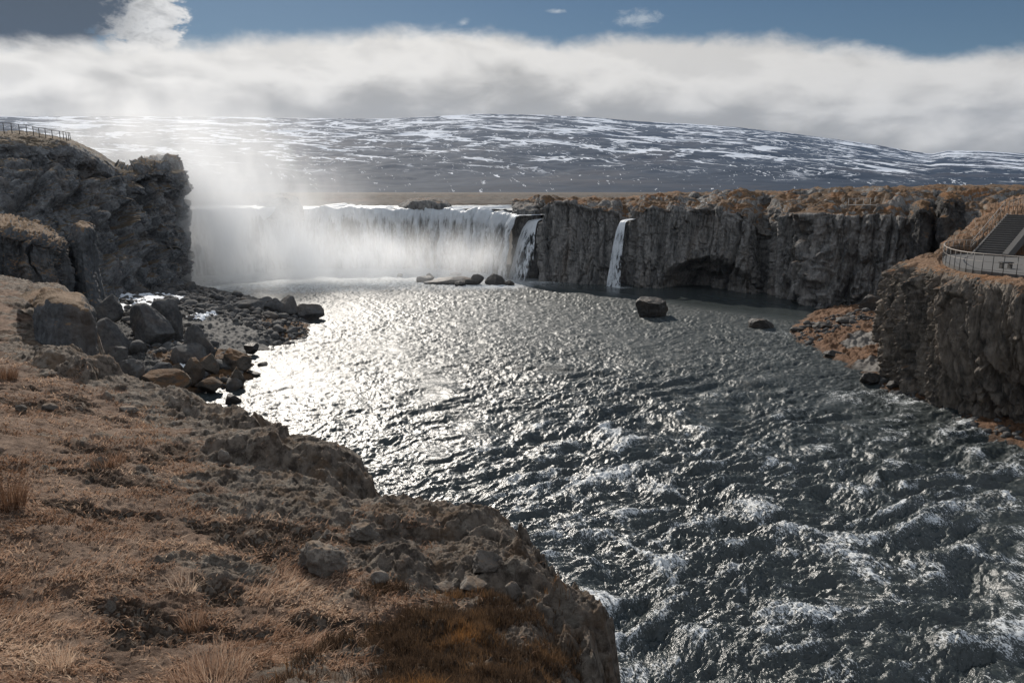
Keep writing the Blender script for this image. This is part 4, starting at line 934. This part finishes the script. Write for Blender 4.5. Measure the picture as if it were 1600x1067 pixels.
# squared outcrop at the left end of the near bank and the pillar under the bluff
def outcrop(cols, nr, nc, seed, amp, label, name, mat, wsc=.5, stretch=.35):
    G, gx, gy = loft(cols, nr, nc); nn = facing(G); p = G.reshape(-1, 3)
    f1, f2, fid = worley(p * np.array([1, 1, stretch]) + fbm(p, .6, 3, .5, seed)[:, None] * .6, wsc, seed + 1)
    disp = ((fid - .5) * 1.0 * sstep(0, .2, f2 - f1) + fbm(p, .7, 5, .6, seed + 2) * .7 + fbm(p, 3.0, 3, .6, seed + 3) * .14) * amp
    org = G[-1, G.shape[1] // 2]
    return thing(mesh_obj(name, p + nn.reshape(-1, 3) * disp[:, None], grid_faces(*gx.shape), mat, origin=org), label, 'rock outcrop')
outcrop([[(30, 462, 36), (50, 476, 31.5), (52, 500, 31.0), (54, 540, 30.6), (56, 575, 30)], [(60, 452, 36.5), (80, 468, 30.6), (80, 500, 30.2), (80, 550, 29.8), (80, 585, 29.4)],
         [(90, 454, 36.5), (112, 470, 30.3), (114, 505, 29.8), (115, 555, 29.5), (115, 590, 29)], [(118, 458, 36.5), (140, 482, 30.4), (143, 512, 30.0), (145, 560, 29.7), (145, 595, 29.3)],
         [(126, 462, 37), (146, 486, 31.6), (150, 514, 31.4), (152, 562, 31.2), (152, 600, 31)], [(124, 464, 38), (138, 484, 36), (142, 510, 36), (146, 560, 36), (146, 600, 36)]], 200, 200, 171, .30,
        'squared grey outcrop with a mossy top and sheer face where the near bank ends', 'rock_outcrop', M_col, .8)
outcrop([[(108, 372, 86), (112, 384, 71), (106, 420, 70), (106, 470, 69), (106, 520, 68)], [(118, 352, 80), (118, 356, 70), (116, 400, 69), (118, 460, 68), (118, 520, 67)], [(132, 350, 80), (132, 354, 69.5), (130, 400, 68.6), (136, 460, 67.4), (140, 520, 66)],
         [(144, 354, 80), (145, 362, 71), (146, 400, 70.6), (152, 450, 69), (165, 520, 67)], [(142, 360, 82), (146, 372, 76), (148, 405, 76), (160, 460, 76), (180, 520, 76)]], 200, 160, 181, .55,
        'free standing rock pillar between the low columnar bluff and the boulder shore', 'rock_pillar', M_col, .55)
outcrop([[(1462, 322, 112), (1463, 338, 93), (1466, 352, 92), (1464, 410, 92)], [(1470, 306, 112), (1472, 312, 90), (1472, 335, 89), (1471, 410, 88)], [(1484, 303, 112), (1486, 306, 89), (1486, 335, 88), (1486, 410, 87)],
         [(1496, 308, 112), (1499, 314, 90), (1502, 335, 89.5), (1508, 410, 89)], [(1500, 316, 112), (1504, 324, 95), (1508, 340, 95), (1514, 410, 95)]], 110, 110, 191, .8,
        'dark domed crag with an orange grassy crown left of the staircase', 'rock_crag', M_crag, .5, .8)
outcrop([[(1418, 330, 110), (1420, 345, 95), (1420, 356, 94), (1418, 420, 93)], [(1432, 318, 112), (1434, 322, 92), (1434, 350, 91), (1432, 420, 90)], [(1446, 322, 112), (1450, 328, 91), (1452, 352, 91), (1452, 420, 90)], [(1454, 330, 112), (1460, 342, 95), (1462, 356, 95), (1464, 420, 95)]], 90, 90, 196, .9,
        'rust topped dark crag at the end of the cliff wall, above the gully', 'rock_crag', M_crag, .5, .8)
outcrop([[(398, 322, 160), (402, 326, 150), (400, 335, 149), (398, 343, 146)], [(418, 306, 160), (418, 312, 150), (418, 330, 148), (416, 343, 145)], [(440, 304, 160), (440, 310, 150), (440, 330, 147.5), (440, 343, 144.5)], [(462, 310, 160), (464, 318, 150), (466, 332, 148), (468, 343, 146)], [(468, 322, 162), (474, 328, 150), (476, 345, 150), (478, 343, 153)]], 90, 110, 201, .8,
        'dark rock island splitting the broad falls, half veiled by spray', 'rock_island', M_far, .4, .6)
outcrop([[(622, 322, 170), (626, 326, 153), (626, 334, 152)], [(640, 312, 170), (642, 316, 151), (642, 332, 150.5)], [(668, 310, 170), (668, 313, 151), (668, 332, 150)], [(694, 314, 170), (696, 318, 152), (698, 332, 151)], [(704, 322, 172), (708, 328, 156), (708, 334, 156)]], 60, 110, 206, .5,
        'low brown rock islet in the river just above the lip of the falls', 'rock_island', M_far, .4, .6)

# ------------------------------------------------------------------ loose cobbles (uncountable)
def cobbles(name, pts, sizes, mat, seed, obs, label):
    r_ = np.random.default_rng(seed); shapes = [rock_shape(900 + k, 2, 6, .1, .05) for k in range(12)]
    Vs, Fs, b = [], [], 0
    for (x, y), s in zip(pts, sizes):
        V, Fc = shapes[r_.integers(12)]; a = r_.uniform(0, 6.28); t = r_.uniform(-.4, .4)
        S = V * s * np.array([1, r_.uniform(.6, 1), r_.uniform(.45, .85)])
        S = np.c_[S[:, 0] * math.cos(a) - S[:, 1] * math.sin(a), S[:, 0] * math.sin(a) + S[:, 1] * math.cos(a), S[:, 2] + S[:, 0] * t]
        Vs.append(S + np.array([x, y, ground(x, y, *obs, default=-3) + s * .12])); Fs.append(Fc + b); b += len(V)
    o = mesh_obj(name, np.concatenate(Vs), np.concatenate(Fs), mat, smooth=False); return stuff(o, label, 'gravel')
def scatter_px(nn_, poly, seed, z=1.0):
    r_ = np.random.default_rng(seed); q = np.array([PZ(a, b, z) for a, b in poly])[:, :2]; lo, hi = q.min(0), q.max(0); out = []
    while len(out) < nn_:
        c = r_.uniform(lo, hi, (4000, 2)); c = c[sdf_poly(c[:, 0], c[:, 1], q) > 0]; out.extend(c.tolist())
    return np.array(out[:nn_])
M_cob = rock_mat('cobble_rock', (.04, .039, .038), (.105, .102, .10), (.30, .29, .28), (.58, .72), (.2, .13, .08), (.1, .07, .04), .2, (1.2, 1.5), 1.0, False, .05)
cp1 = scatter_px(1500, [(285, 452), (330, 460), (400, 478), (470, 492), (482, 510), (470, 524), (430, 530), (390, 515), (330, 510), (270, 500), (230, 470)], 1)
cp2 = scatter_px(500, [(190, 500), (300, 500), (340, 540), (400, 545), (395, 560), (350, 600), (260, 605), (170, 590)], 2)
cp3 = scatter_px(500, [(185, 440), (285, 448), (290, 470), (190, 480)], 3, 2.5)
r_ = np.random.default_rng(5); pts = np.concatenate([cp1, cp2, cp3])
cobbles('gravel', pts, np.exp(r_.normal(-1.45, .55, len(pts))).clip(.08, .95), M_cob, 6, (shore_ob,), 'dark loose cobbles heaped on the shore below the bluff')
cp4 = scatter_px(420, [(1240, 508), (1290, 500), (1380, 490), (1385, 520), (1320, 520), (1270, 535), (1240, 522)], 7, .5)
cp5 = scatter_px(190, [(1330, 575), (1390, 585), (1470, 632), (1520, 645), (1600, 675), (1600, 690), (1500, 650), (1380, 605)], 8, .4)
pts = np.concatenate([cp4, cp5])
cobbles('gravel', pts, np.exp(r_.normal(-1.9, .5, len(pts))).clip(.06, .55), M_cob, 9, (beach_ob,), 'dark stones strewn over the orange beach under the near cliff')

# ------------------------------------------------------------------ old snow
def snow(px, py, w, dp, obs, seed, label, z=1.5, thr=.0, thick=.22):
    c = PZ(px, py, z); W = w * c[1] / F; nx, ny = 90, 60
    gx_, gy_ = np.meshgrid(np.linspace(-W / 2, W / 2, nx), np.linspace(-dp / 2, dp / 2, ny)); x, y = (gx_ + c[0]).ravel(), (gy_ + c[1]).ravel()
    f = np.c_[x, y, 0 * x]
    e = 1 - (np.abs(gx_.ravel() / W * 2) ** 2.4 + np.abs(gy_.ravel() / dp * 2) ** 2.4)
    m = e + fbm(f + seed * 5, 2.2 / max(W, dp) * 1.6, 5, .62, seed) * 2.0 - thr
    zz = np.array([ground(a, b, *obs, default=0.) for a, b in zip(x, y)]) + thick * np.clip(m * 1.6, -.35, 1) ** 1 + .02
    Fc = grid_faces(ny, nx); keep = (m[Fc] > -.12).all(axis=1); Fc = Fc[keep]
    used = np.unique(Fc); remap = -np.ones(len(x), int); remap[used] = np.arange(len(used))
    o = mesh_obj('snow_patch', np.c_[x, y, zz][used], remap[Fc], M_snow, origin=(c[0], c[1], z)); return thing(o, label, 'snow')
snow(220, 468, 118, 15, (shore_ob,), 3, 'bluish shaded snow patch between the high bluff and the big boulders', 2.6, .1)
snow(272, 583, 30, 9, (shore_ob,), 4, 'small white snow strip between brown boulders near the water', .9, .0, .3)
snow(318, 500, 34, 5, (shore_ob,), 5, 'thin scrap of snow on the gravel above the sand', 1.6, .1, .15)

# ------------------------------------------------------------------ fences, deck, stairs
def fence(name, label, base, hgt, rails, prad, rrad, mat_post, mat_rail, mats=None, cat='fence'):
    """base: foot points of the posts; rails: heights of the rails"""
    root = empty(name, base[0]); org = np.array(base[0]); thing(root, label, cat)
    for b in base:
        b = np.array(b) - org; tube('post', [b + (0, 0, -.4), b + (0, 0, hgt)], prad, mat_post, root)
    for k, h in enumerate(rails):
        tube('rail', [np.array(b) - org + (0, 0, h) for b in base], rrad[k], mats[k] if mats else mat_rail, root)
    return root
fpx = [(-34, 206.5, 95), (-20, 206.8, 95), (-7, 207, 95), (6.5, 207.5, 95), (19, 208, 95), (31, 209.5, 95), (42.5, 211, 95), (53, 213, 95.2), (62, 215, 95.4), (72, 216.5, 95.8), (82.5, 218.3, 96.4), (94.5, 219.8, 97.2), (100, 220.4, 98.4), (104.5, 220.8, 100), (108, 221.2, 102), (110.5, 221.6, 104)]
fence('wire_fence', 'slender dark wire fence curving along the top of the high bluff', [P(a, b + .8, c) for a, b, c in fpx], 1.25, [1.22, .85, .45, .1], .045, [.03, .018, .018, .018], M_steel, M_steel)

DZ = 10.0
deckpx = [(1760, 452), (1690, 441.5), (1632, 434.5), (1606, 431.3), (1588, 429), (1567, 427), (1550, 425.3), (1534, 423.6), (1520, 421.8), (1509, 420.2), (1499, 418.2), (1491, 416.2), (1483.5, 413.6), (1477.5, 410.6), (1473.5, 407.2), (1472.5, 403.6), (1475, 400.6), (1480, 398.3), (1488, 396.8), (1498, 396), (1508, 395.8), (1519, 396.2)]
dk = [PZ(a, b, DZ) for a, b in deckpx]
deck_root = empty('viewing_deck', dk[12]); thing(deck_root, 'curved grey viewing deck at the foot of the staircase above the near cliff', 'deck')
do = np.array(dk[12]); outl = [p - do for p in dk] + [PZ(1560, 398.5, DZ) - do, PZ(1660, 399.5, DZ) - do, PZ(1790, 404, DZ) - do]
bm = bmesh.new(); vs_ = [bm.verts.new(tuple(p)) for p in outl]; f_ = bm.faces.new(vs_)
ext = bmesh.ops.extrude_face_region(bm, geom=[f_]); bmesh.ops.translate(bm, vec=(0, 0, -.55), verts=[e for e in ext['geom'] if isinstance(e, bmesh.types.BMVert)])
bmesh.ops.recalc_face_normals(bm, faces=bm.faces[:])
me = bpy.data.meshes.new('floor_slab'); bm.to_mesh(me); bm.free(); me.materials.append(M_conc)
o = bpy.data.objects.new('floor_slab', me); COL.objects.link(o); o.parent = deck_root
fence('deck_railing', 'curved railing with pale handrail and thin dark posts round the viewing deck', [p + (0, 0, .0) for p in dk], 1.1, [1.1, .62, .12], .022, [.03, .012, .012], M_steel, M_rail, [M_rail, M_rail, M_steel], 'railing')

s0 = PZ(1522, 398, DZ); run = np.array([4.3, 3.0]) / math.hypot(4.3, 3.0); side = np.array([run[1], -run[0]]); NS = 19; RISE, RUN = .165, .275; WID = 2.15
st = empty('staircase', s0); thing(st, 'straight dark outdoor staircase climbing from the viewing deck to the plateau', 'staircase')
for k in range(NS):
    c2 = run * (k + .5) * RUN + side * WID / 2
    V, Fc = boxmesh((c2[0], c2[1], (k + 1) * RISE - .06), (RUN + .03, WID, .06), run, .012); mesh_obj('step', V, Fc, M_step, st, smooth=False)
    c2 = run * (k * RUN + .05) + side * WID / 2
    V, Fc = boxmesh((c2[0], c2[1], k * RISE - .05), (.03, WID - .04, RISE - .012), run, .006); mesh_obj('riser', V, Fc, M_step, st, smooth=False)
def stringer(off, h, wd):
    a = side * off; L_ = NS * RUN; Z_ = NS * RISE; V = []
    for (t, zz) in ((-.3, -.5), (L_ + .2, Z_ - .6), (L_ + .2, Z_ + h), (-.3, h * .55)):
        for s_ in (-wd / 2, wd / 2):
            q_ = run * t + a + side * s_; V.append((q_[0], q_[1], zz))
    return V, [(0, 2, 4, 6), (7, 5, 3, 1), (0, 1, 3, 2), (2, 3, 5, 4), (4, 5, 7, 6), (6, 7, 1, 0)]
V, Fc = stringer(-.10, .06, .14); mesh_obj('stringer', V, Fc, M_step, st, smooth=False)
V, Fc = stringer(WID + .22, .42, .42); mesh_obj('side_wall', V, Fc, M_conc, st, smooth=False)
hb_ = [np.r_[s0[:2] + run * (k * RUN * 2.4) + side * -.32, s0[2] + k * RISE * 2.4 + .02] for k in range(9)]
fence('handrail', 'sloping pale handrail on thin posts along the left edge of the staircase', hb_, 1.02, [1.02, .55], .02, [.03, .014], M_steel, M_rail, [M_rail, M_rail], 'railing')
e0 = hb_[-1]; ru = [e0 + np.array([.9 * k + .6, .75 * k + .4, .12 * k]) for k in range(9)]
fence('handrail', 'level pale railing leading on over the slope from the top of the staircase', ru, 1.02, [1.02, .55], .02, [.03, .014], M_steel, M_rail, [M_rail, M_rail], 'railing')
b0 = PZ(1571, 419.5, DZ)
bx_ = empty('bench', b0); thing(bx_, 'low dark bench block standing on the viewing deck', 'bench')
V, Fc = boxmesh((0, 0, .36), (.78, .42, .07), (1, 0), .015); mesh_obj('seat', V, Fc, M_steel, bx_, smooth=False)
for sx in (-.28, .28):
    V, Fc = boxmesh((sx, 0, 0), (.12, .36, .36), (1, 0), .012); mesh_obj('leg', V, Fc, M_steel, bx_, smooth=False)
# little boardwalk on the rim of the wall
w0 = hit(1346, 327, far_wall); w0 = w0 if w0 is not None else P(1346, 327, 100)
bw = empty('boardwalk', w0 + (0, 0, .15)); thing(bw, 'small pale timber walkway with a rail on the rim of the cliff wall', 'walkway')
V, Fc = boxmesh((0, 0, .35), (3.6, 1.1, .1), (1, .25), .02); mesh_obj('deck', V, Fc, M_pale, bw, smooth=False)
for t in (-1.7, -.6, .6, 1.7):
    tube('post', [(t * .97 - .1, t * .24 + .5, -.6), (t * .97 - .1, t * .24 + .5, 1.3)], .035, M_pale, bw)
tube('rail', [(-1.8, .05, 1.25), (1.7, .93, 1.25)], .04, M_pale, bw)
for (a, b, ww, sd_, lb) in ((1100, 319, 9, 6, 'tiny white snow patch on the plateau above the grotto'), (1168, 322, 12, 7, 'small white snow patch on the plateau just left of the grassy notch'), (1291, 319, 7, 8, 'tiny white snow patch on the plateau above the ribbed corner of the wall')):
    q = hit(a, b + 1, far_wall)
    if q is not None: snow(a, b, ww, 1.6, (far_wall,), sd_, lb, q[2], -.2, .35)

# ------------------------------------------------------------------ vegetation on the near bank
def blade_mat(name, cols):
    m, n = newmat(name); t = n.attr('tint'); c = n.n('ShaderNodeValToRGB', {0: t}, None); cr = c.color_ramp
    cr.elements[0].color = (*cols[0], 1); cr.elements[1].color = (*cols[-1], 1)
    for k in range(1, len(cols) - 1): e = cr.elements.new(k / (len(cols) - 1)); e.color = (*cols[k], 1)
    dif = n.n('ShaderNodeBsdfDiffuse', {0: c.outputs[0]}); tr = n.n('ShaderNodeBsdfTranslucent', {0: c.outputs[0]})
    n.out(n.n('ShaderNodeMixShader', {0: .3, 1: dif, 2: tr})); return m
M_grass = blade_mat('dry_grass', [(.12, .068, .042), (.26, .155, .100), (.41, .275, .195), (.53, .385, .28), (.68, .54, .41)])
M_heath = blade_mat('rusty_heather', [(.05, .034, .024), (.10, .065, .042), (.15, .092, .052), (.22, .12, .055), (.33, .165, .06)])
def blades(root, hgt, lean_dir, lean, wid, tint, rr_):
    """bent blades: 5 vertices, 3 triangles each"""
    n_ = len(root); a = rr_.uniform(0, 2 * math.pi, n_); s = np.c_[np.cos(a), np.sin(a), np.zeros(n_)] * wid[:, None]
    L_ = np.c_[np.cos(lean_dir), np.sin(lean_dir), np.zeros(n_)] * (lean * hgt)[:, None]
    up_ = np.c_[np.zeros(n_), np.zeros(n_), hgt * np.sqrt(np.clip(1 - lean ** 2, .05, 1))]
    m = root + L_ * .35 + up_ * .6; t = root + L_ + up_
    V = np.stack([root - s, root + s, m - s * .7, m + s * .7, t], 1).reshape(-1, 3)
    b = np.arange(n_)[:, None] * 5
    Fc = np.concatenate([b + [0, 1, 3], b + [0, 3, 2], b + [2, 3, 4]], 0)
    return V, Fc, np.repeat(tint, 5)
rv = np.random.default_rng(21)
NB = 230000
ang = rv.uniform(R(-40), R(11), NB); u_ = rv.uniform(0, 1, NB); rad_ = 5.2 * (34 / 5.2) ** (u_ ** 1.15)
gx0, gy0 = np.sin(ang) * rad_, np.cos(ang) * rad_
flat = np.c_[gx0, gy0, 0 * gx0]
dens = fbm(flat, .5, 5, .6, 301) + fbm(flat, 2.6, 3, .6, 302) * .5
z0, rk0, sd0, ms0 = bank_field(gx0, gy0)
keep = (sd0 > .05) & (rk0 < .55 + .15 * rv.normal(size=NB)) & (dens + rv.normal(size=NB) * .10 > -.07) & (ms0 < rv.uniform(.1, 1.25, NB))
root = np.c_[gx0, gy0, z0 - .01][keep]; n_ = len(root); dk_ = dens[keep]; rd = rad_[keep]
comb = fbm(root * [1, 1, 0], .45, 3, .5, 303) * 3.0 - .9
hg = (.055 + .09 * rv.random(n_) ** 2 + .10 * np.clip(dk_, 0, .5)) * np.where(rv.random(n_) > .985, 2.0, 1.0)
tint = np.clip(.42 + .35 * fbm(root * [1, 1, 0], .55, 4, .6, 304) * 2 + rv.normal(size=n_) * .17, 0, 1)
V, Fc, T_ = blades(root, hg * 1.25, comb + rv.normal(size=n_) * .8, np.clip(rv.normal(.86, .14, n_), .2, .99), .0035 + .0006 * rd * rv.uniform(.6, 1.2, n_), tint, rv)
stuff(mesh_obj('grass', V, Fc, M_grass, attrs={'tint': T_}, smooth=False), 'matted dry straw coloured grass over the near bank', 'grass')
# heather by the rim
hp = np.array([hit(a, b, bank) if hit(a, b, bank) is not None else (0, 0, -99) for a, b in [(520, 1000), (600, 935), (700, 925), (820, 930), (868, 950), (905, 985), (880, 1050), (900, 1130), (560, 1130), (500, 1060)]])
hp = hp[hp[:, 2] > -50]
lo, hi = hp[:, :2].min(0), hp[:, :2].max(0); c = rv.uniform(lo, hi, (80000, 2)); ins = sdf_poly(c[:, 0], c[:, 1], hp)
dn = fbm(np.c_[c, 0 * c[:, :1]], 1.1, 4, .6, 311)
c = c[(ins + dn * 2.6 + rv.normal(size=len(c)) * .25 > .35)]; z0, rk0, sd0, ms0 = bank_field(c[:, 0], c[:, 1]); ok = sd0 > .1
root = np.c_[c, z0][ok]; n_ = len(root); dn = fbm(root * [1, 1, 0], 1.6, 4, .6, 312)
hg = .06 + .09 * rv.random(n_) + .16 * np.clip(dn, 0, .6)
tint = np.clip(.12 + np.clip(fbm(root * [1, 1, 0], .9, 3, .5, 313), 0, 1) * 1.5 + rv.normal(size=n_) * .17, 0, 1)
V, Fc, T_ = blades(root, hg, rv.uniform(0, 6.28, n_), np.clip(rv.normal(.4, .25, n_), 0, .95), np.full(n_, .0042), tint, rv)
stuff(mesh_obj('heather', V, Fc, M_heath, attrs={'tint': T_}, smooth=False), 'dark rusty heather carpeting the corner of the near bank', 'heather')
def tuft(px, py, w, h, nbl, seed, label, mat=None, tl=.6, spread=.5):
    q = hit(px, py, bank); q = q if q is not None else PZ(px, py, 9)
    W, H = w * q[1] / F, h * q[1] / F; r2 = np.random.default_rng(seed)
    a = r2.uniform(0, 6.28, nbl); rr2 = np.sqrt(r2.random(nbl)) * W * .42
    rt = np.c_[np.cos(a) * rr2, np.sin(a) * rr2, np.full(nbl, -.03)]
    V, Fc, T_ = blades(rt, H * r2.uniform(.45, 1.1, nbl), a + r2.normal(size=nbl) * .5, np.clip(r2.normal(spread, .2, nbl), .05, .95), np.full(nbl, .0028 + .0004 * q[1] / 3), np.clip(r2.normal(tl, .18, nbl), 0, 1), r2)
    o = mesh_obj('grass_tuft', V, Fc, mat or M_grass, attrs={'tint': T_}, smooth=False); o.location = tuple(map(float, q)); return thing(o, label, 'grass tuft')
tuft(12, 790, 62, 62, 420, 1, 'tall dark tuft of grass at the left edge of the bank', tl=.08, spread=.45)
tuft(303, 985, 46, 44, 260, 2, 'reddish upright grass tuft standing alone in the pale turf', tl=.3, spread=.3)
tuft(330, 1062, 150, 60, 700, 3, 'wide shaggy grass tuft cut by the bottom edge of the picture', tl=.55, spread=.55)
tuft(288, 918, 52, 40, 70, 4, 'sprawl of pale broken straws on dark turf', tl=.95, spread=.75)
tuft(8, 592, 40, 26, 320, 5, 'small dark bush like tuft on the far left of the bank', tl=.04, spread=.4)
tuft(170, 722, 60, 22, 300, 6, 'low dark tuft in the pale grass left of the crusty ledge', tl=.15, spread=.5)
tuft(90, 1040, 60, 46, 160, 7, 'thin pale grass tuft near the lower left corner', tl=.85, spread=.5)
tuft(520, 880, 50, 20, 120, 8, 'straw tuft fringing the front of the rough lava rock', tl=.75, spread=.5)
# ------------------------------------------------------------------ air and spray
def box_obj(name, lo, hi, mat):
    x0, y0, z0 = lo; x1, y1, z1 = hi
    V = [(x0, y0, z0), (x1, y0, z0), (x1, y1, z0), (x0, y1, z0), (x0, y0, z1), (x1, y0, z1), (x1, y1, z1), (x0, y1, z1)]
    return mesh_obj(name, V, [(0, 3, 2, 1), (4, 5, 6, 7), (0, 1, 5, 4), (1, 2, 6, 5), (2, 3, 7, 6), (3, 0, 4, 7)], mat, smooth=False)
m, n = newmat('haze_air')
n.out(None, n.n('ShaderNodeVolumePrincipled', {'Color': (.42, .64, 1.0, 1), 'Density': 1.9e-5, 'Anisotropy': .0}))
stuff(box_obj('haze', (-9800, -9800, -5), (9800, 9800, 1000), m))

m, n = newmat('falls_spray')
pos = n.n('ShaderNodeNewGeometry', None, 0)
def gblob(c, r, dens):
    v = n.n('ShaderNodeVectorMath', {0: pos, 1: tuple(map(float, c))}, operation='SUBTRACT')
    v = n.vmul(v, tuple(1 / x for x in r))
    return n.m('MULTIPLY', n.m('EXPONENT', n.m('MULTIPLY', n.n('ShaderNodeVectorMath', {0: v, 1: v}, 1, operation='DOT_PRODUCT'), -1.0)), dens)
wn = n.noise(n.vadd(n.vmul(pos, (1, 1, .55)), n.vmul(n.noise(pos, .12, 2, out=1), (3, 3, 3))), .16, 5, .62)
wv = n.mr(wn, .32, .70, .12, 1.95)
SPRAY = [(P(560, 404, 127), (19, 6, 3.9), .12), (P(715, 408, 125), (7, 4.5, 2.8), .085), (P(420, 384, 125), (13, 6.5, 7.5), .11), (P(325, 372, 122), (10, 5.5, 9), .14),
         (P(340, 310, 126), (8, 6, 9), .042), (P(180, 225, 130), (16, 8, 9), .032), (P(335, 245, 130), (7, 6, 10), .022), (P(230, 270, 136), (26, 8, 13), .03), (P(400, 290, 138), (11, 6, 8), .03)]
tot = None
for c, r, dn in SPRAY:
    g = gblob(c, r, dn); tot = g if tot is None else n.m('ADD', tot, g)
dens = n.m('MULTIPLY', tot, wv)
dens = n.m('MAXIMUM', n.m('SUBTRACT', dens, .0015), 0.0)
n.out(None, n.n('ShaderNodeVolumePrincipled', {'Color': (.97, .98, .99, 1), 'Density': dens, 'Anisotropy': .35}))
stuff(box_obj('spray', (-78, 106, .3), (2, 150, 34), m), 'white spray drifting up from the foot of the broad falls', 'spray')
try: m.cycles.volume_step_rate = .35
except Exception: pass
